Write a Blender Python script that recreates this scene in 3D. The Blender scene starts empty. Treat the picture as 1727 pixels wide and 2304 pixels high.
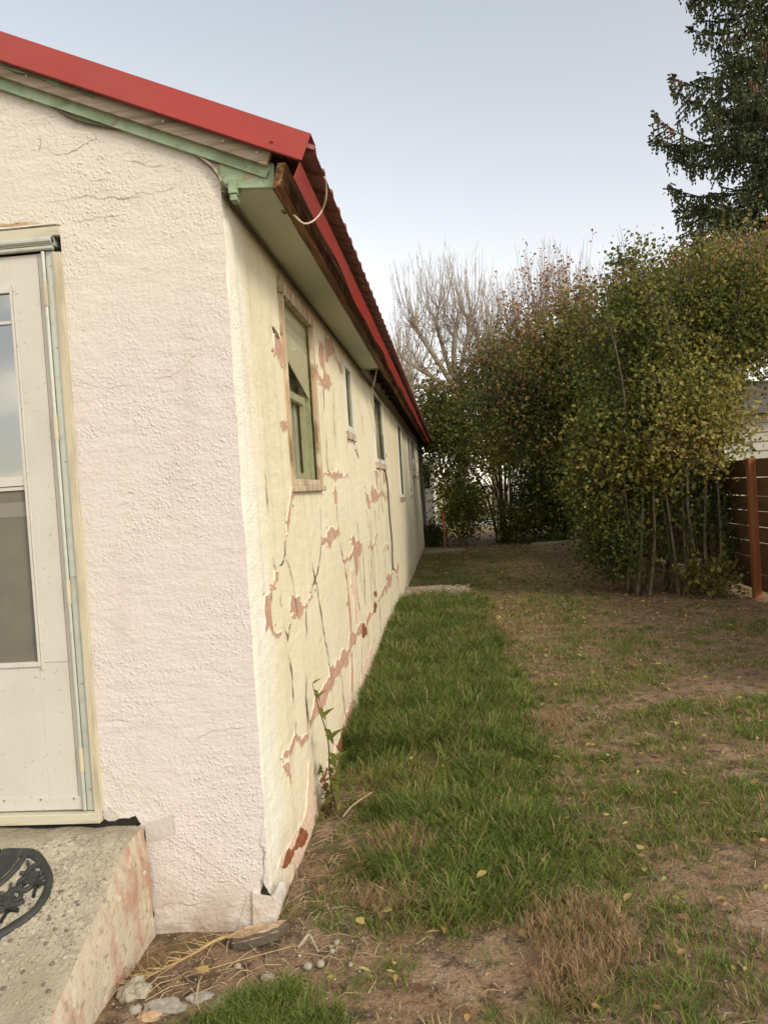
import bpy, math, random
import numpy as np
from mathutils import Vector, Matrix, noise as mn
from mathutils.geometry import tessellate_polygon
random.seed(7); rng = np.random.default_rng(11)
D = bpy.data; S = bpy.context.scene; COL = S.collection

# ------------------------------------------------------------------ camera
FPX, PCX, PCY, EYE = 1730., 863.5, 1152., 1.6
yaw, pit, rol = math.radians(5.0), math.radians(1.67), math.radians(3.66)
f0 = Vector((-math.sin(yaw)*math.cos(pit), math.cos(yaw)*math.cos(pit), -math.sin(pit)))
r0 = Vector((math.cos(yaw), math.sin(yaw), 0)); u0 = r0.cross(f0)
UP = math.cos(rol)*u0 + math.sin(rol)*r0; RT = math.cos(rol)*r0 - math.sin(rol)*u0
cam = D.cameras.new('camera'); co = D.objects.new('camera', cam); COL.objects.link(co)
cam.sensor_fit = 'VERTICAL'; cam.sensor_height = 24; cam.lens = FPX/2304*24
cam.clip_start = .05; cam.clip_end = 2000
m = Matrix((RT, UP, -f0)).transposed().to_4x4(); m.translation = (0, 0, EYE); co.matrix_world = m
S.camera = co
# ------------------------------------------------------------------ light
SUN_AZ, SUN_EL = math.radians(128), math.radians(31)      # azimuth clockwise from +Y
w = D.worlds.new('World'); S.world = w; w.use_nodes = True
nt = w.node_tree; nt.nodes.clear()
sky = nt.nodes.new('ShaderNodeTexSky'); sky.sky_type = 'NISHITA'; sky.sun_disc = False
sky.sun_elevation = SUN_EL; sky.sun_rotation = SUN_AZ; sky.altitude = 1500
sky.air_density = 1.0; sky.dust_density = 2.2; sky.ozone_density = 1.0
hsv = nt.nodes.new('ShaderNodeHueSaturation'); hsv.inputs['Saturation'].default_value = .40
cl = nt.nodes.new('ShaderNodeTexNoise'); cl.inputs['Scale'].default_value = 3.2; cl.inputs['Detail'].default_value = 6
tc = nt.nodes.new('ShaderNodeTexCoord'); mp = nt.nodes.new('ShaderNodeMapping'); mp.inputs['Scale'].default_value = (1, 1, 3.0)
sx = nt.nodes.new('ShaderNodeSeparateXYZ')
cr = nt.nodes.new('ShaderNodeMapRange'); cr.inputs['From Min'].default_value = .42; cr.inputs['From Max'].default_value = .60
cb = nt.nodes.new('ShaderNodeMapRange'); cb.inputs['From Min'].default_value = .05; cb.inputs['From Max'].default_value = -.5
mu = nt.nodes.new('ShaderNodeMath'); mu.operation = 'MULTIPLY'
mu2 = nt.nodes.new('ShaderNodeMath'); mu2.operation = 'MULTIPLY'; mu2.inputs[1].default_value = .75
mx = nt.nodes.new('ShaderNodeMix'); mx.data_type = 'RGBA'; mx.inputs[7].default_value = (10.5, 9.4, 7.6, 1)
bg = nt.nodes.new('ShaderNodeBackground'); bg.inputs['Strength'].default_value = .13
ou = nt.nodes.new('ShaderNodeOutputWorld'); L = nt.links.new
L(tc.outputs['Generated'], mp.inputs[0]); L(mp.outputs[0], cl.inputs['Vector']); L(tc.outputs['Generated'], sx.inputs[0])
L(cl.outputs[0], cr.inputs['Value']); L(sx.outputs['Y'], cb.inputs['Value'])
L(cr.outputs[0], mu.inputs[0]); L(cb.outputs[0], mu.inputs[1]); L(mu.outputs[0], mu2.inputs[0]); L(mu2.outputs[0], mx.inputs[0])
wm = nt.nodes.new('ShaderNodeMix'); wm.data_type = 'RGBA'; wm.blend_type = 'MULTIPLY'; wm.inputs[0].default_value = 1
hz_ = nt.nodes.new('ShaderNodeMapRange'); hz_.inputs['From Min'].default_value = 0; hz_.inputs['From Max'].default_value = .55; hz_.inputs['To Min'].default_value = 0; hz_.inputs['To Max'].default_value = 1
hc = nt.nodes.new('ShaderNodeMix'); hc.data_type = 'RGBA'; hc.inputs[6].default_value = (1.11, .98, .84, 1); hc.inputs[7].default_value = (1.14, 1.12, 1.04, 1)
L(sx.outputs['Z'], hz_.inputs['Value']); L(hz_.outputs[0], hc.inputs[0]); L(hc.outputs[2], wm.inputs[7])
L(sky.outputs[0], hsv.inputs['Color']); L(hsv.outputs[0], wm.inputs[6]); L(wm.outputs[2], mx.inputs[6]); L(mx.outputs[2], bg.inputs[0]); L(bg.outputs[0], ou.inputs[0])
sl = D.lights.new('sun', 'SUN'); sl.energy = 1.15; sl.angle = math.radians(15); sl.color = (1, .90, .75)
so = D.objects.new('sun', sl); COL.objects.link(so)
sd = Vector((math.sin(SUN_AZ)*math.cos(SUN_EL), math.cos(SUN_AZ)*math.cos(SUN_EL), math.sin(SUN_EL)))
so.rotation_euler = sd.to_track_quat('Z', 'Y').to_euler(); so.location = (5, -5, 8)
S.view_settings.view_transform = 'Standard'; S.view_settings.look = 'None'; S.view_settings.exposure = 1.0; S.view_settings.gamma = 1
S.render.engine = 'CYCLES'

# ------------------------------------------------------------------ survey of the photo: pixel -> point on a known plane
CR = {'c1':(1.919,0,0),'c2':(2.551,0,450),'c3':(2.765,450,350),'c4':(3.159,560,1000),'c5':(2.3686,0,1600),'c6':(2.551,0,1150),
      'd7':(4.914,620,1500),'d6':(4.363,420,300),'d5':(4.1736,580,600),'d3':(4.02,750,700)}
def ray(k, x, y):
    s, a, b = CR[k] if k else (1, 0, 0)
    return f0 + RT*((a+x/s-PCX)/FPX) - UP*((b+y/s-PCY)/FPX)
def on_x(k, x, y, X): d = ray(k, x, y); t = X/d.x; return Vector((X, d.y*t, EYE+d.z*t))
def on_y(k, x, y, Y): d = ray(k, x, y); t = Y/d.y; return Vector((d.x*t, Y, EYE+d.z*t))
WX, FY = -.754, 2.747

# ------------------------------------------------------------------ materials
def mat(name, col, rough=.8, noise=None, bump=None, metal=0, spec=.3):
    """noise: list of (scale, colour, lo, hi, detail[, stretch]) layers mixed over the base; bump: list of (kind, scale, distance)"""
    m = D.materials.new(name); m.use_nodes = True; t = m.node_tree; p = t.nodes['Principled BSDF']; l = t.links.new
    p.inputs['Roughness'].default_value = rough; p.inputs['Metallic'].default_value = metal; p.inputs['Specular IOR Level'].default_value = spec
    tc = t.nodes.new('ShaderNodeTexCoord'); cur = None
    base = t.nodes.new('ShaderNodeRGB'); base.outputs[0].default_value = (*col, 1); cur = base.outputs[0]
    for i, n in enumerate(noise or []):
        sc, c2, lo, hi, det = n[:5]; st = n[5] if len(n) > 5 else (1, 1, 1)
        mp = t.nodes.new('ShaderNodeMapping'); mp.inputs['Scale'].default_value = st; mp.inputs['Location'].default_value = (i*7.3, i*3.1, i*1.7)
        tx = t.nodes.new('ShaderNodeTexNoise'); tx.inputs['Scale'].default_value = sc; tx.inputs['Detail'].default_value = det; tx.inputs['Roughness'].default_value = .62
        mr = t.nodes.new('ShaderNodeMapRange'); mr.inputs['From Min'].default_value = lo; mr.inputs['From Max'].default_value = hi
        mx = t.nodes.new('ShaderNodeMix'); mx.data_type = 'RGBA'; mx.inputs[7].default_value = (*c2, 1)
        l(tc.outputs['Object'], mp.inputs[0]); l(mp.outputs[0], tx.inputs['Vector']); l(tx.outputs[0], mr.inputs['Value'])
        l(mr.outputs[0], mx.inputs[0]); l(cur, mx.inputs[6]); cur = mx.outputs[2]
    l(cur, p.inputs['Base Color']); prev = None
    for b in (bump or []):
        kind, sc, dist = b[:3]; st = b[3] if len(b) > 3 else (1, 1, 1)
        mp = t.nodes.new('ShaderNodeMapping'); mp.inputs['Scale'].default_value = st; l(tc.outputs['Object'], mp.inputs[0])
        if kind == 'v':
            tx = t.nodes.new('ShaderNodeTexVoronoi'); tx.feature = 'SMOOTH_F1'; tx.inputs['Scale'].default_value = sc; tx.inputs['Smoothness'].default_value = .5
            h = tx.outputs['Distance']
        else:
            tx = t.nodes.new('ShaderNodeTexNoise'); tx.inputs['Scale'].default_value = sc; tx.inputs['Detail'].default_value = 4; h = tx.outputs[0]
        l(mp.outputs[0], tx.inputs['Vector'])
        bn = t.nodes.new('ShaderNodeBump'); bn.inputs['Distance'].default_value = dist; bn.inputs['Strength'].default_value = 1; bn.invert = kind == 'v'
        l(h, bn.inputs['Height'])
        if prev: l(prev, bn.inputs['Normal'])
        prev = bn.outputs[0]
    if prev: l(prev, p.inputs['Normal'])
    m['cur'] = 0
    return m
def foliage(name, stops, trans=.35, rough=.6, spec=.25):
    m = D.materials.new(name); m.use_nodes = True; t = m.node_tree; p = t.nodes['Principled BSDF']; l = t.links.new
    at = t.nodes.new('ShaderNodeAttribute'); at.attribute_name = 'tint'
    r = t.nodes.new('ShaderNodeValToRGB'); e = r.color_ramp.elements
    e[0].position = stops[0][0]; e[0].color = (*stops[0][1], 1); e[1].position = stops[-1][0]; e[1].color = (*stops[-1][1], 1)
    for q, c in stops[1:-1]: x = e.new(q); x.color = (*c, 1)
    l(at.outputs['Fac'], r.inputs[0]); l(r.outputs[0], p.inputs['Base Color']); p.inputs['Roughness'].default_value = rough; p.inputs['Specular IOR Level'].default_value = spec
    tr = t.nodes.new('ShaderNodeBsdfTranslucent'); l(r.outputs[0], tr.inputs[0])
    mx = t.nodes.new('ShaderNodeMixShader'); mx.inputs[0].default_value = trans
    l(p.outputs[0], mx.inputs[1]); l(tr.outputs[0], mx.inputs[2]); l(mx.outputs[0], t.nodes['Material Output'].inputs[0])
    return m

M = {}
# front stucco: pink and cream paint over coarse popcorn stucco; rough and trowelled zones
def stucco(name, pink, cream, corner=None, coarse=1.0):
    m = D.materials.new(name); m.use_nodes = True; t = m.node_tree; p = t.nodes['Principled BSDF']; l = t.links.new
    p.inputs['Roughness'].default_value = .75; p.inputs['Specular IOR Level'].default_value = .25
    tc = t.nodes.new('ShaderNodeTexCoord'); ob = tc.outputs['Object']
    def nz(sc, det, ro=.6, st=None):
        n = t.nodes.new('ShaderNodeTexNoise'); n.inputs['Scale'].default_value = sc; n.inputs['Detail'].default_value = det; n.inputs['Roughness'].default_value = ro
        if st:
            q = t.nodes.new('ShaderNodeMapping'); q.inputs['Scale'].default_value = st; l(ob, q.inputs[0]); l(q.outputs[0], n.inputs['Vector'])
        else: l(ob, n.inputs['Vector'])
        return n.outputs[0]
    def mr(v, a, b, c=0, d=1):
        n = t.nodes.new('ShaderNodeMapRange'); n.inputs['From Min'].default_value = a; n.inputs['From Max'].default_value = b
        n.inputs['To Min'].default_value = c; n.inputs['To Max'].default_value = d; l(v, n.inputs['Value']); return n.outputs[0]
    def mth(op, a, b):
        n = t.nodes.new('ShaderNodeMath'); n.operation = op
        for i, v in enumerate((a, b)):
            if isinstance(v, (int, float)): n.inputs[i].default_value = v
            else: l(v, n.inputs[i])
        return n.outputs[0]
    def mixc(f, a, b):
        n = t.nodes.new('ShaderNodeMix'); n.data_type = 'RGBA'
        for i, v in ((0, f), (6, a), (7, b)):
            if isinstance(v, tuple): n.inputs[i].default_value = (*v, 1)
            elif isinstance(v, (int, float)): n.inputs[i].default_value = v
            else: l(v, n.inputs[i])
        return n.outputs[2]
    sp = t.nodes.new('ShaderNodeSeparateXYZ'); l(ob, sp.inputs[0])
    n1 = nz(1.6, 4)
    if corner is None:
        # cream towards the gable top and the door side, pink in the middle
        zt = mr(sp.outputs['Z'], 1.9, 2.5); xl = mr(sp.outputs['X'], -1.15, -1.35, 0, .35)
        f = mth('ADD', mth('ADD', zt, xl), mr(n1, .42, .62, -.25, .35))
        col = mixc(mr(f, 0, 1), pink, cream)
        col = mixc(mr(sp.outputs['Z'], .35, .0, 0, .5), col, cream)
        col = mixc(mth('MULTIPLY', mr(sp.outputs['Z'], .22, -.02), mr(nz(9, 5, .7), .38, .62)), col, (.34, .25, .17))
        col = mixc(mr(nz(3.2, 5, .65, (2.2, 1, .45)), .54, .72, 0, .45), col, (.50, .45, .40))
    else:
        col = mixc(mr(n1, .35, .65), cream, pink)
        edge = mr(mth('ADD', sp.outputs['Y'], mth('MULTIPLY', nz(3, 3), .35)), 3.27, 3.05)
        col = mixc(edge, col, corner)
        st = nz(2.2, 5, .7, (1, 3.0, .35)); col = mixc(mr(st, .52, .75, 0, .45), col, (.50, .44, .30))
        low = mth('MULTIPLY', mr(sp.outputs['Z'], .9, .1), mr(nz(3, 4), .4, .65)); col = mixc(mth('MULTIPLY', low, .4), col, (.60, .47, .40))
    col = mixc(mr(nz(26, 5, .7), .56, .74, 0, .30), col, (.44, .37, .28))
    if corner is not None:
        gr = mth('MULTIPLY', mr(sp.outputs['Z'], .30, .0), mr(nz(7, 5, .7), .40, .60)); col = mixc(mth('MULTIPLY', gr, .75), col, (.36, .24, .17))
        col = mixc(mr(nz(1.3, 5, .7, (1, 9, .5)), .55, .70, 0, .5), col, (.46, .38, .24))
    l(col, p.inputs['Base Color'])
    vo = t.nodes.new('ShaderNodeTexVoronoi'); vo.feature = 'SMOOTH_F1'; vo.inputs['Scale'].default_value = 82; vo.inputs['Smoothness'].default_value = .6
    wd = t.nodes.new('ShaderNodeTexNoise'); wd.inputs['Scale'].default_value = 40; l(ob, wd.inputs['Vector'])
    va = t.nodes.new('ShaderNodeMix'); va.data_type = 'VECTOR'; va.inputs[0].default_value = .007; l(ob, va.inputs[4]); l(wd.outputs['Color'], va.inputs[5]); l(va.outputs[1], vo.inputs['Vector'])
    lump = mth('MULTIPLY', mr(vo.outputs['Distance'], .50, .05), mr(nz(30, 2), .35, .60, .45, 1.2))
    mask = mr(nz(3.5, 5, .65), .40, .60, .12, 1)
    if corner is not None: mask = mth('MULTIPLY', mask, mth('ADD', mth('MULTIPLY', edge, .9), .07))
    hts = mth('ADD', mth('MULTIPLY', mth('MULTIPLY', lump, mask), coarse), mth('MULTIPLY', nz(70, 3, .5), 1.1 if corner is None else .3))
    hts = mth('ADD', hts, mth('MULTIPLY', nz(7, 5, .6, (1, 1, 2.4)), 3.6))
    b = t.nodes.new('ShaderNodeBump'); b.inputs['Distance'].default_value = .0027; b.inputs['Strength'].default_value = 1; l(hts, b.inputs['Height']); l(b.outputs[0], p.inputs['Normal'])
    return m
M['stucco'] = stucco('painted_stucco', (.60, .545, .52), (.61, .57, .50))
M['side'] = stucco('cream_plaster', (.67, .60, .42), (.71, .65, .47), corner=(.76, .74, .63), coarse=1)
M['pinkpatch'] = mat('bare_pink_undercoat', (.45, .27, .19), .85, [(30, (.62, .42, .32), .5, .7, 4), (90, (.33, .17, .12), .58, .7, 3)], [('n', 120, .001)])
M['palepatch'] = mat('pale_pink_undercoat', (.62, .42, .33), .85, [(40, (.70, .60, .45), .48, .62, 4)], [('n', 120, .001)])
M['rustpatch'] = mat('exposed_red_brick', (.27, .085, .035), .95, [(45, (.12, .045, .02), .5, .65, 4), (20, (.40, .18, .09), .55, .7, 4)], [('n', 70, .006)])
M['crack'] = mat('crack', (.10, .065, .035), 1, [(60, (.25, .15, .09), .45, .6, 2)])
M['softcrack'] = mat('hairline_crack', (.30, .24, .17), 1)
M['greypatch'] = mat('bare_mortar', (.50, .455, .41), .95, None, [('n', 60, .004)])
M['red'] = mat('red_metal', (.36, .032, .026), .45, [(.8, (.31, .045, .038), .4, .6, 5), (40, (.42, .12, .09), .66, .74, 3), (3, (.30, .035, .028), .45, .7, 3)], None, 0, .4)
M['redrib'] = mat('weathered_red_metal', (.17, .055, .045), .6, [(6, (.26, .09, .07), .45, .7, 4)], None, 0, .35)  # darker, browner red for the ribbed roof sheet
M['gwood'] = mat('pale_green_paint', (.30, .39, .255), .75, [(12, (.20, .27, .165), .45, .65, 4), (22, (.26, .21, .14), .58, .64, 5, (.5, .5, 1.4)), (50, (.16, .14, .09), .62, .70, 3)], [('n', 60, .001)])
M['soffit'] = mat('soffit_paint', (.52, .53, .42), .8, [(1.5, (.42, .44, .33), .4, .7, 4), (60, (.14, .13, .08), .68, .75, 3)])
M['wwood'] = mat('weathered_board', (.36, .30, .22), .9, [(3, (.40, .46, .32), .56, .62, 5), (14, (.20, .15, .10), .45, .65, 5, (.12, .12, 3)), (30, (.46, .40, .30), .55, .75, 4, (.15, .15, 3))], [('n', 40, .002, (.1, .1, 4))])
M['bwood'] = mat('brown_fascia_board', (.17, .085, .035), .9, [(12, (.06, .03, .015), .42, .6, 5, (3, .12, 3)), (20, (.36, .21, .10), .56, .72, 5, (3, .1, 3))], [('n', 30, .003, (4, .1, 4))])
M['dwood'] = mat('dark_rafter', (.055, .04, .028), .95, [(20, (.10, .075, .05), .5, .7, 4)])
M['wframe'] = mat('peeling_window_wood', (.46, .36, .24), .85, [(25, (.22, .14, .08), .48, .62, 5, (1, 1, .2)), (18, (.55, .50, .36), .52, .62, 4, (1, 1, .3))], [('n', 60, .002, (1, 1, .1))])
M['sash'] = mat('pale_sash_paint', (.66, .66, .50), .7, [(20, (.50, .50, .36), .5, .7, 4)])
M['white'] = mat('white_vinyl', (.62, .61, .54), .55, [(10, (.50, .49, .42), .5, .8, 3)])
M['door'] = mat('storm_door_enamel', (.54, .52, .47), .5, [(5, (.50, .48, .43), .4, .7, 4), (60, (.34, .31, .25), .64, .72, 3)])
M['alu'] = mat('aluminium_strip', (.50, .52, .46), .45, [(20, (.42, .44, .38), .5, .7, 3)], None, .3)
M['casing'] = mat('casing_wood', (.50, .45, .33), .8, [(18, (.36, .31, .22), .5, .68, 5, (1, 1, .15))], [('n', 50, .0015, (1, 1, .1))])
M['header'] = mat('header_wood', (.50, .47, .36), .8, [(22, (.36, .32, .24), .5, .68, 5, (.15, 1, 2))], [('n', 50, .0015, (.1, 1, 2))])
M['steel'] = mat('screw_metal', (.45, .44, .40), .4, None, None, .8)
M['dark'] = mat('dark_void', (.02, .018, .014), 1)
M['screen'] = mat('grey_screen', (.14, .13, .105), .6, [(3, (.18, .165, .13), .4, .7, 3)])
M['concrete'] = mat('concrete', (.37, .325, .24), .95, [(18, (.26, .235, .18), .45, .62, 5), (70, (.46, .41, .31), .5, .66, 3), (90, (.12, .10, .075), .60, .66, 2), (2.2, (.28, .24, .17), .5, .7, 4)], [('n', 30, .010), ('n', 110, .006)])
M['conside'] = mat('concrete_side', (.45, .39, .29), .95, [(5, (.38, .215, .155), .47, .60, 6, (1, 1.6, .6)), (30, (.25, .22, .17), .55, .68, 4), (12, (.50, .45, .34), .58, .64, 4)], [('n', 30, .006), ('n', 120, .002)])
M['rubber'] = mat('black_rubber', (.028, .030, .027), .6, [(30, (.05, .05, .045), .5, .7, 3)])
M['cable_d'] = mat('dark_cable', (.10, .09, .065), .7)
M['cable_l'] = mat('pale_cable', (.48, .42, .32), .6)
M['stone'] = mat('pebble_grey', (.34, .31, .26), .85, [(30, (.45, .41, .34), .45, .7, 4)], [('n', 60, .002)])
M['stone2'] = mat('pebble_tan', (.42, .36, .28), .85, [(25, (.30, .26, .20), .45, .7, 4)], [('n', 60, .002)])
M['stone3'] = mat('pebble_dark', (.13, .115, .09), .85, [(30, (.2, .18, .14), .45, .7, 4)])
M['stone'].node_tree.nodes['RGB'].outputs[0].default_value = (.27, .245, .20, 1)
M['stone2'].node_tree.nodes['RGB'].outputs[0].default_value = (.34, .29, .215, 1)
M['blindm'] = mat('grey_blind', (.72, .68, .56), .8)  # grey of the sky mirrored in the old window, as a flat colour
M['seamm'] = mat('screen_bar', (.22, .205, .165), .7)
M['clod'] = mat('dirt_clod', (.24, .16, .105), 1)
M['tan'] = mat('stucco_chunk_face', (.42, .28, .17), .95, [(70, (.16, .10, .06), .56, .62, 3), (8, (.58, .44, .30), .5, .7, 3)], [('n', 50, .004)])
M['tar'] = mat('tar_backing', (.10, .08, .06), .8, None, [('n', 60, .006)])
M['gravel'] = mat('gravel_slab', (.24, .19, .14), 1, [(40, (.40, .35, .27), .5, .62, 3), (12, (.12, .09, .06), .5, .7, 4)], [('v', 60, .01)])
M['fence'] = mat('stained_cedar', (.095, .046, .021), .8, [(10, (.055, .027, .013), .45, .65, 5, (2, .1, 3)), (4, (.105, .055, .028), .5, .7, 3)], [('n', 40, .002, (3, .1, 4))])
M['post'] = mat('orange_cedar_post', (.22, .088, .030), .75, [(10, (.17, .05, .015), .45, .65, 5, (3, 3, .15))], [('n', 40, .002, (4, 4, .1))])
M['siding'] = mat('grey_siding', (.40, .385, .33), .75, [(3, (.35, .335, .28), .4, .7, 3)])
M['shingle'] = mat('grey_shingle', (.12, .11, .10), .95, [(20, (.18, .17, .15), .5, .7, 3)])
M['stem'] = mat('lilac_bark', (.13, .105, .07), .9, [(14, (.075, .06, .045), .45, .6, 4), (30, (.21, .18, .12), .56, .7, 3)], [('n', 60, .003)])
M['twig'] = mat('twig_bark', (.10, .075, .05), .9)
M['bare'] = mat('pale_bare_bark', (.25, .205, .16), .9, [(3, (.33, .28, .22), .45, .65, 4)])
M['spruceb'] = mat('spruce_bark', (.07, .05, .035), .95)
M['stake'] = mat('raw_stake_wood', (.30, .15, .07), .85, [(20, (.22, .11, .05), .4, .6, 4)])
M['stake_t'] = mat('orange_paint', (.45, .11, .05), .7)
M['trailer'] = mat('trailer_white', (.66, .64, .58), .4, [(2, (.58, .56, .50), .4, .7, 3)])
M['straw'] = mat('dry_branch', (.36, .255, .12), .8, [(20, (.24, .16, .07), .5, .7, 3)])
M['twigcol'] = mat('pale_twig', (.42, .32, .19), .85)
M['wallp'] = mat('pale_house_paint', (.6, .58, .52), .8)
# glass: fresnel glossy over clear
def glass(name, tint=(.75, .78, .72), base=.12, fs=1.):
    m = D.materials.new(name); m.use_nodes = True; t = m.node_tree; l = t.links.new; t.nodes.clear()
    o = t.nodes.new('ShaderNodeOutputMaterial'); tr = t.nodes.new('ShaderNodeBsdfTransparent'); tr.inputs[0].default_value = (*tint, 1)
    g = t.nodes.new('ShaderNodeBsdfGlossy'); g.inputs['Roughness'].default_value = .03; g.inputs[0].default_value = (.9, .9, .88, 1)
    fr = t.nodes.new('ShaderNodeFresnel'); fr.inputs[0].default_value = 1.5; ad = t.nodes.new('ShaderNodeMath'); ad.operation = 'ADD'; ad.inputs[1].default_value = base
    sc_ = t.nodes.new('ShaderNodeMath'); sc_.operation = 'MULTIPLY'; sc_.inputs[1].default_value = fs; l(fr.outputs[0], sc_.inputs[0])
    mx = t.nodes.new('ShaderNodeMixShader'); l(sc_.outputs[0], ad.inputs[0]); l(ad.outputs[0], mx.inputs[0]); l(tr.outputs[0], mx.inputs[1]); l(g.outputs[0], mx.inputs[2]); l(mx.outputs[0], o.inputs[0])
    return m
M['glass'] = glass('window_glass', (.97, .97, .92), .05, .28); M['dglass'] = glass('door_glass', (.5, .52, .48), .30)

# ------------------------------------------------------------------ mesh helpers
def put(name, me, mats, parent=None, smooth=False):
    o = D.objects.new(name, me); COL.objects.link(o)
    for q in (mats if isinstance(mats, (list, tuple)) else [mats]): me.materials.append(M[q] if isinstance(q, str) else q)
    if parent is not None:
        o.parent = parent
        if parent.parent is None: o.location = -parent.location     # every mesh is in world coordinates
    if smooth: me.polygons.foreach_set('use_smooth', [True]*len(me.polygons))
    return o
def tag(o, label=None, cat=None, group=None, kind=None):
    for k, v in (('label', label), ('category', cat), ('group', group), ('kind', kind)):
        if v: o[k] = v
    return o
def thing(name, loc, label, cat, group=None):
    o = D.objects.new(name, None); o.empty_display_size = .1; COL.objects.link(o); o.location = loc
    return tag(o, label, cat, group)
class MB:
    def __init__(s): s.v = []; s.f = []; s.m = []
    def add(s, vs, fs, mi=0):
        n = len(s.v); s.v += [tuple(q) for q in vs]; s.f += [tuple(i+n for i in f) for f in fs]; s.m += [mi]*len(fs); return s
    def box(s, x0, x1, y0, y1, z0, z1, mi=0):
        v = [(x, y, z) for z in (z0, z1) for y in (y0, y1) for x in (x0, x1)]
        return s.add(v, [(0, 2, 3, 1), (4, 5, 7, 6), (0, 1, 5, 4), (2, 6, 7, 3), (0, 4, 6, 2), (1, 3, 7, 5)], mi)
    def prism(s, poly, ext, mi=0):          # poly: list of Vector, ext: Vector
        n = len(poly); v = [Vector(p) for p in poly]; v += [p+ext for p in v[:n]]
        f = [tuple(range(n))[::-1], tuple(range(n, 2*n))]+[(i, (i+1) % n, n+(i+1) % n, n+i) for i in range(n)]
        return s.add(v, f, mi)
    def tube(s, pts, rad, n=6, mi=0, cap=True):
        pts = [Vector(p) for p in pts]; k = len(pts)
        if not isinstance(rad, (list, tuple)): rad = [rad]*k
        b = len(s.v); up = Vector((.3, .2, 1)).normalized()
        for i, p in enumerate(pts):
            d = (pts[min(i+1, k-1)]-pts[max(i-1, 0)]); d = d.normalized() if d.length > 1e-9 else Vector((0, 0, 1))
            a = d.cross(up if abs(d.dot(up)) < .95 else Vector((1, 0, 0))).normalized(); c = d.cross(a)
            for j in range(n):
                t = 2*math.pi*j/n; s.v.append(tuple(p+(a*math.cos(t)+c*math.sin(t))*rad[i]))
        for i in range(k-1):
            for j in range(n):
                s.f.append((b+i*n+j, b+i*n+(j+1) % n, b+(i+1)*n+(j+1) % n, b+(i+1)*n+j)); s.m.append(mi)
        if cap: s.f += [tuple(b+j for j in range(n))[::-1], tuple(b+(k-1)*n+j for j in range(n))]; s.m += [mi, mi]
        return s
    def build(s, name, mats, parent=None, smooth=False, bevel=0):
        me = D.meshes.new(name); me.from_pydata(s.v, [], s.f); 
        if any(s.m): me.polygons.foreach_set('material_index', s.m)
        me.update(); o = put(name, me, mats, parent, smooth)
        if bevel:
            b = o.modifiers.new('b', 'BEVEL'); b.width = bevel; b.segments = 2; b.limit_method = 'ANGLE'
        return o
def npmesh(name, V, F, mats, parent=None, tint=None, smooth=False):
    """V (n,3); F list of arrays (m,k) of one k each"""
    me = D.meshes.new(name); V = np.asarray(V, np.float32)
    me.vertices.add(len(V)); me.vertices.foreach_set('co', V.ravel())
    loops = np.concatenate([f.ravel() for f in F]); tot = np.concatenate([np.full(len(f), f.shape[1]) for f in F])
    me.loops.add(len(loops)); me.loops.foreach_set('vertex_index', loops.astype(np.int32))
    me.polygons.add(len(tot)); st = np.concatenate([[0], np.cumsum(tot)[:-1]]).astype(np.int32)
    me.polygons.foreach_set('loop_start', st); me.polygons.foreach_set('loop_total', tot.astype(np.int32))
    if smooth: me.polygons.foreach_set('use_smooth', np.ones(len(tot), bool))
    me.update(calc_edges=True)
    if tint is not None:
        a = me.attributes.new('tint', 'FLOAT', 'POINT'); a.data.foreach_set('value', np.asarray(tint, np.float32))
    return put(name, me, mats, parent)
def vnoise(x, y, s=1., seed=0):
    r = np.random.default_rng(seed); t = np.zeros_like(x, dtype=float)
    for k in range(7):
        a = r.uniform(0, 6.28); f = s*r.uniform(.6, 1.9); t += np.sin((x*math.cos(a)+y*math.sin(a))*f*6.28+r.uniform(0, 6.28)+1.3*np.sin(x*f*2.1+y*f*1.7+k))
    return t/7**.5/1.4
def inpoly(x, y, poly):
    r = np.zeros(x.shape, bool); n = len(poly)
    for i in range(n):
        (x1, y1), (x2, y2) = poly[i], poly[(i+1) % n]
        c = ((y1 > y) != (y2 > y)) & (x < (x2-x1)*(y-y1)/(y2-y1+1e-12)+x1); r ^= c
    return r

def catm(P, n=8):
    P = [Vector(p) for p in P]; Q = [P[0]]+P+[P[-1]]; out = []
    for i in range(1, len(Q)-2):
        a, b_, c, d = Q[i-1:i+3]
        for k in range(n):
            t = k/n; out.append(.5*((2*b_)+(c-a)*t+(2*a-5*b_+4*c-d)*t*t+(3*b_-a-3*c+d)*t**3))
    return out+[P[-1]]

# ------------------------------------------------------------------ ground
def gz(x, y):
    x = np.asarray(x, float); y = np.asarray(y, float)
    near = np.clip((30-y)/20, 0, 1)
    h = .012*vnoise(x, y, .8, 1)+.006*vnoise(x, y, 3.1, 2)+.05*np.clip(vnoise(x, y, .12, 3), -1, 1)*np.clip((y-6)/6, 0, 1)
    h += .05*np.exp(-((x+.75)/.25)**2)*np.clip((y-4)/3, 0, 1)*(x > -1)
    return h*near
xs = np.unique(np.round(np.concatenate([np.arange(-1.6, 4.2, .035), np.arange(4.2, 12, .4), np.arange(-9, -1.6, .4), np.geomspace(12, 400, 26), -np.geomspace(9, 400, 26)]), 4))
ys = np.unique(np.round(np.concatenate([np.arange(1.9, 9, .035), np.arange(9, 22, .09), np.arange(22, 60, .8), np.geomspace(60, 600, 26), np.arange(-6, 1.9, .3), -np.geomspace(6, 200, 14)]), 4))
GX, GY = np.meshgrid(xs, ys); GZ = gz(GX, GY); nx, ny = len(xs), len(ys)
idx = np.arange(nx*ny).reshape(ny, nx)
Fq = np.stack([idx[:-1, :-1], idx[:-1, 1:], idx[1:, 1:], idx[1:, :-1]], -1).reshape(-1, 4)
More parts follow.
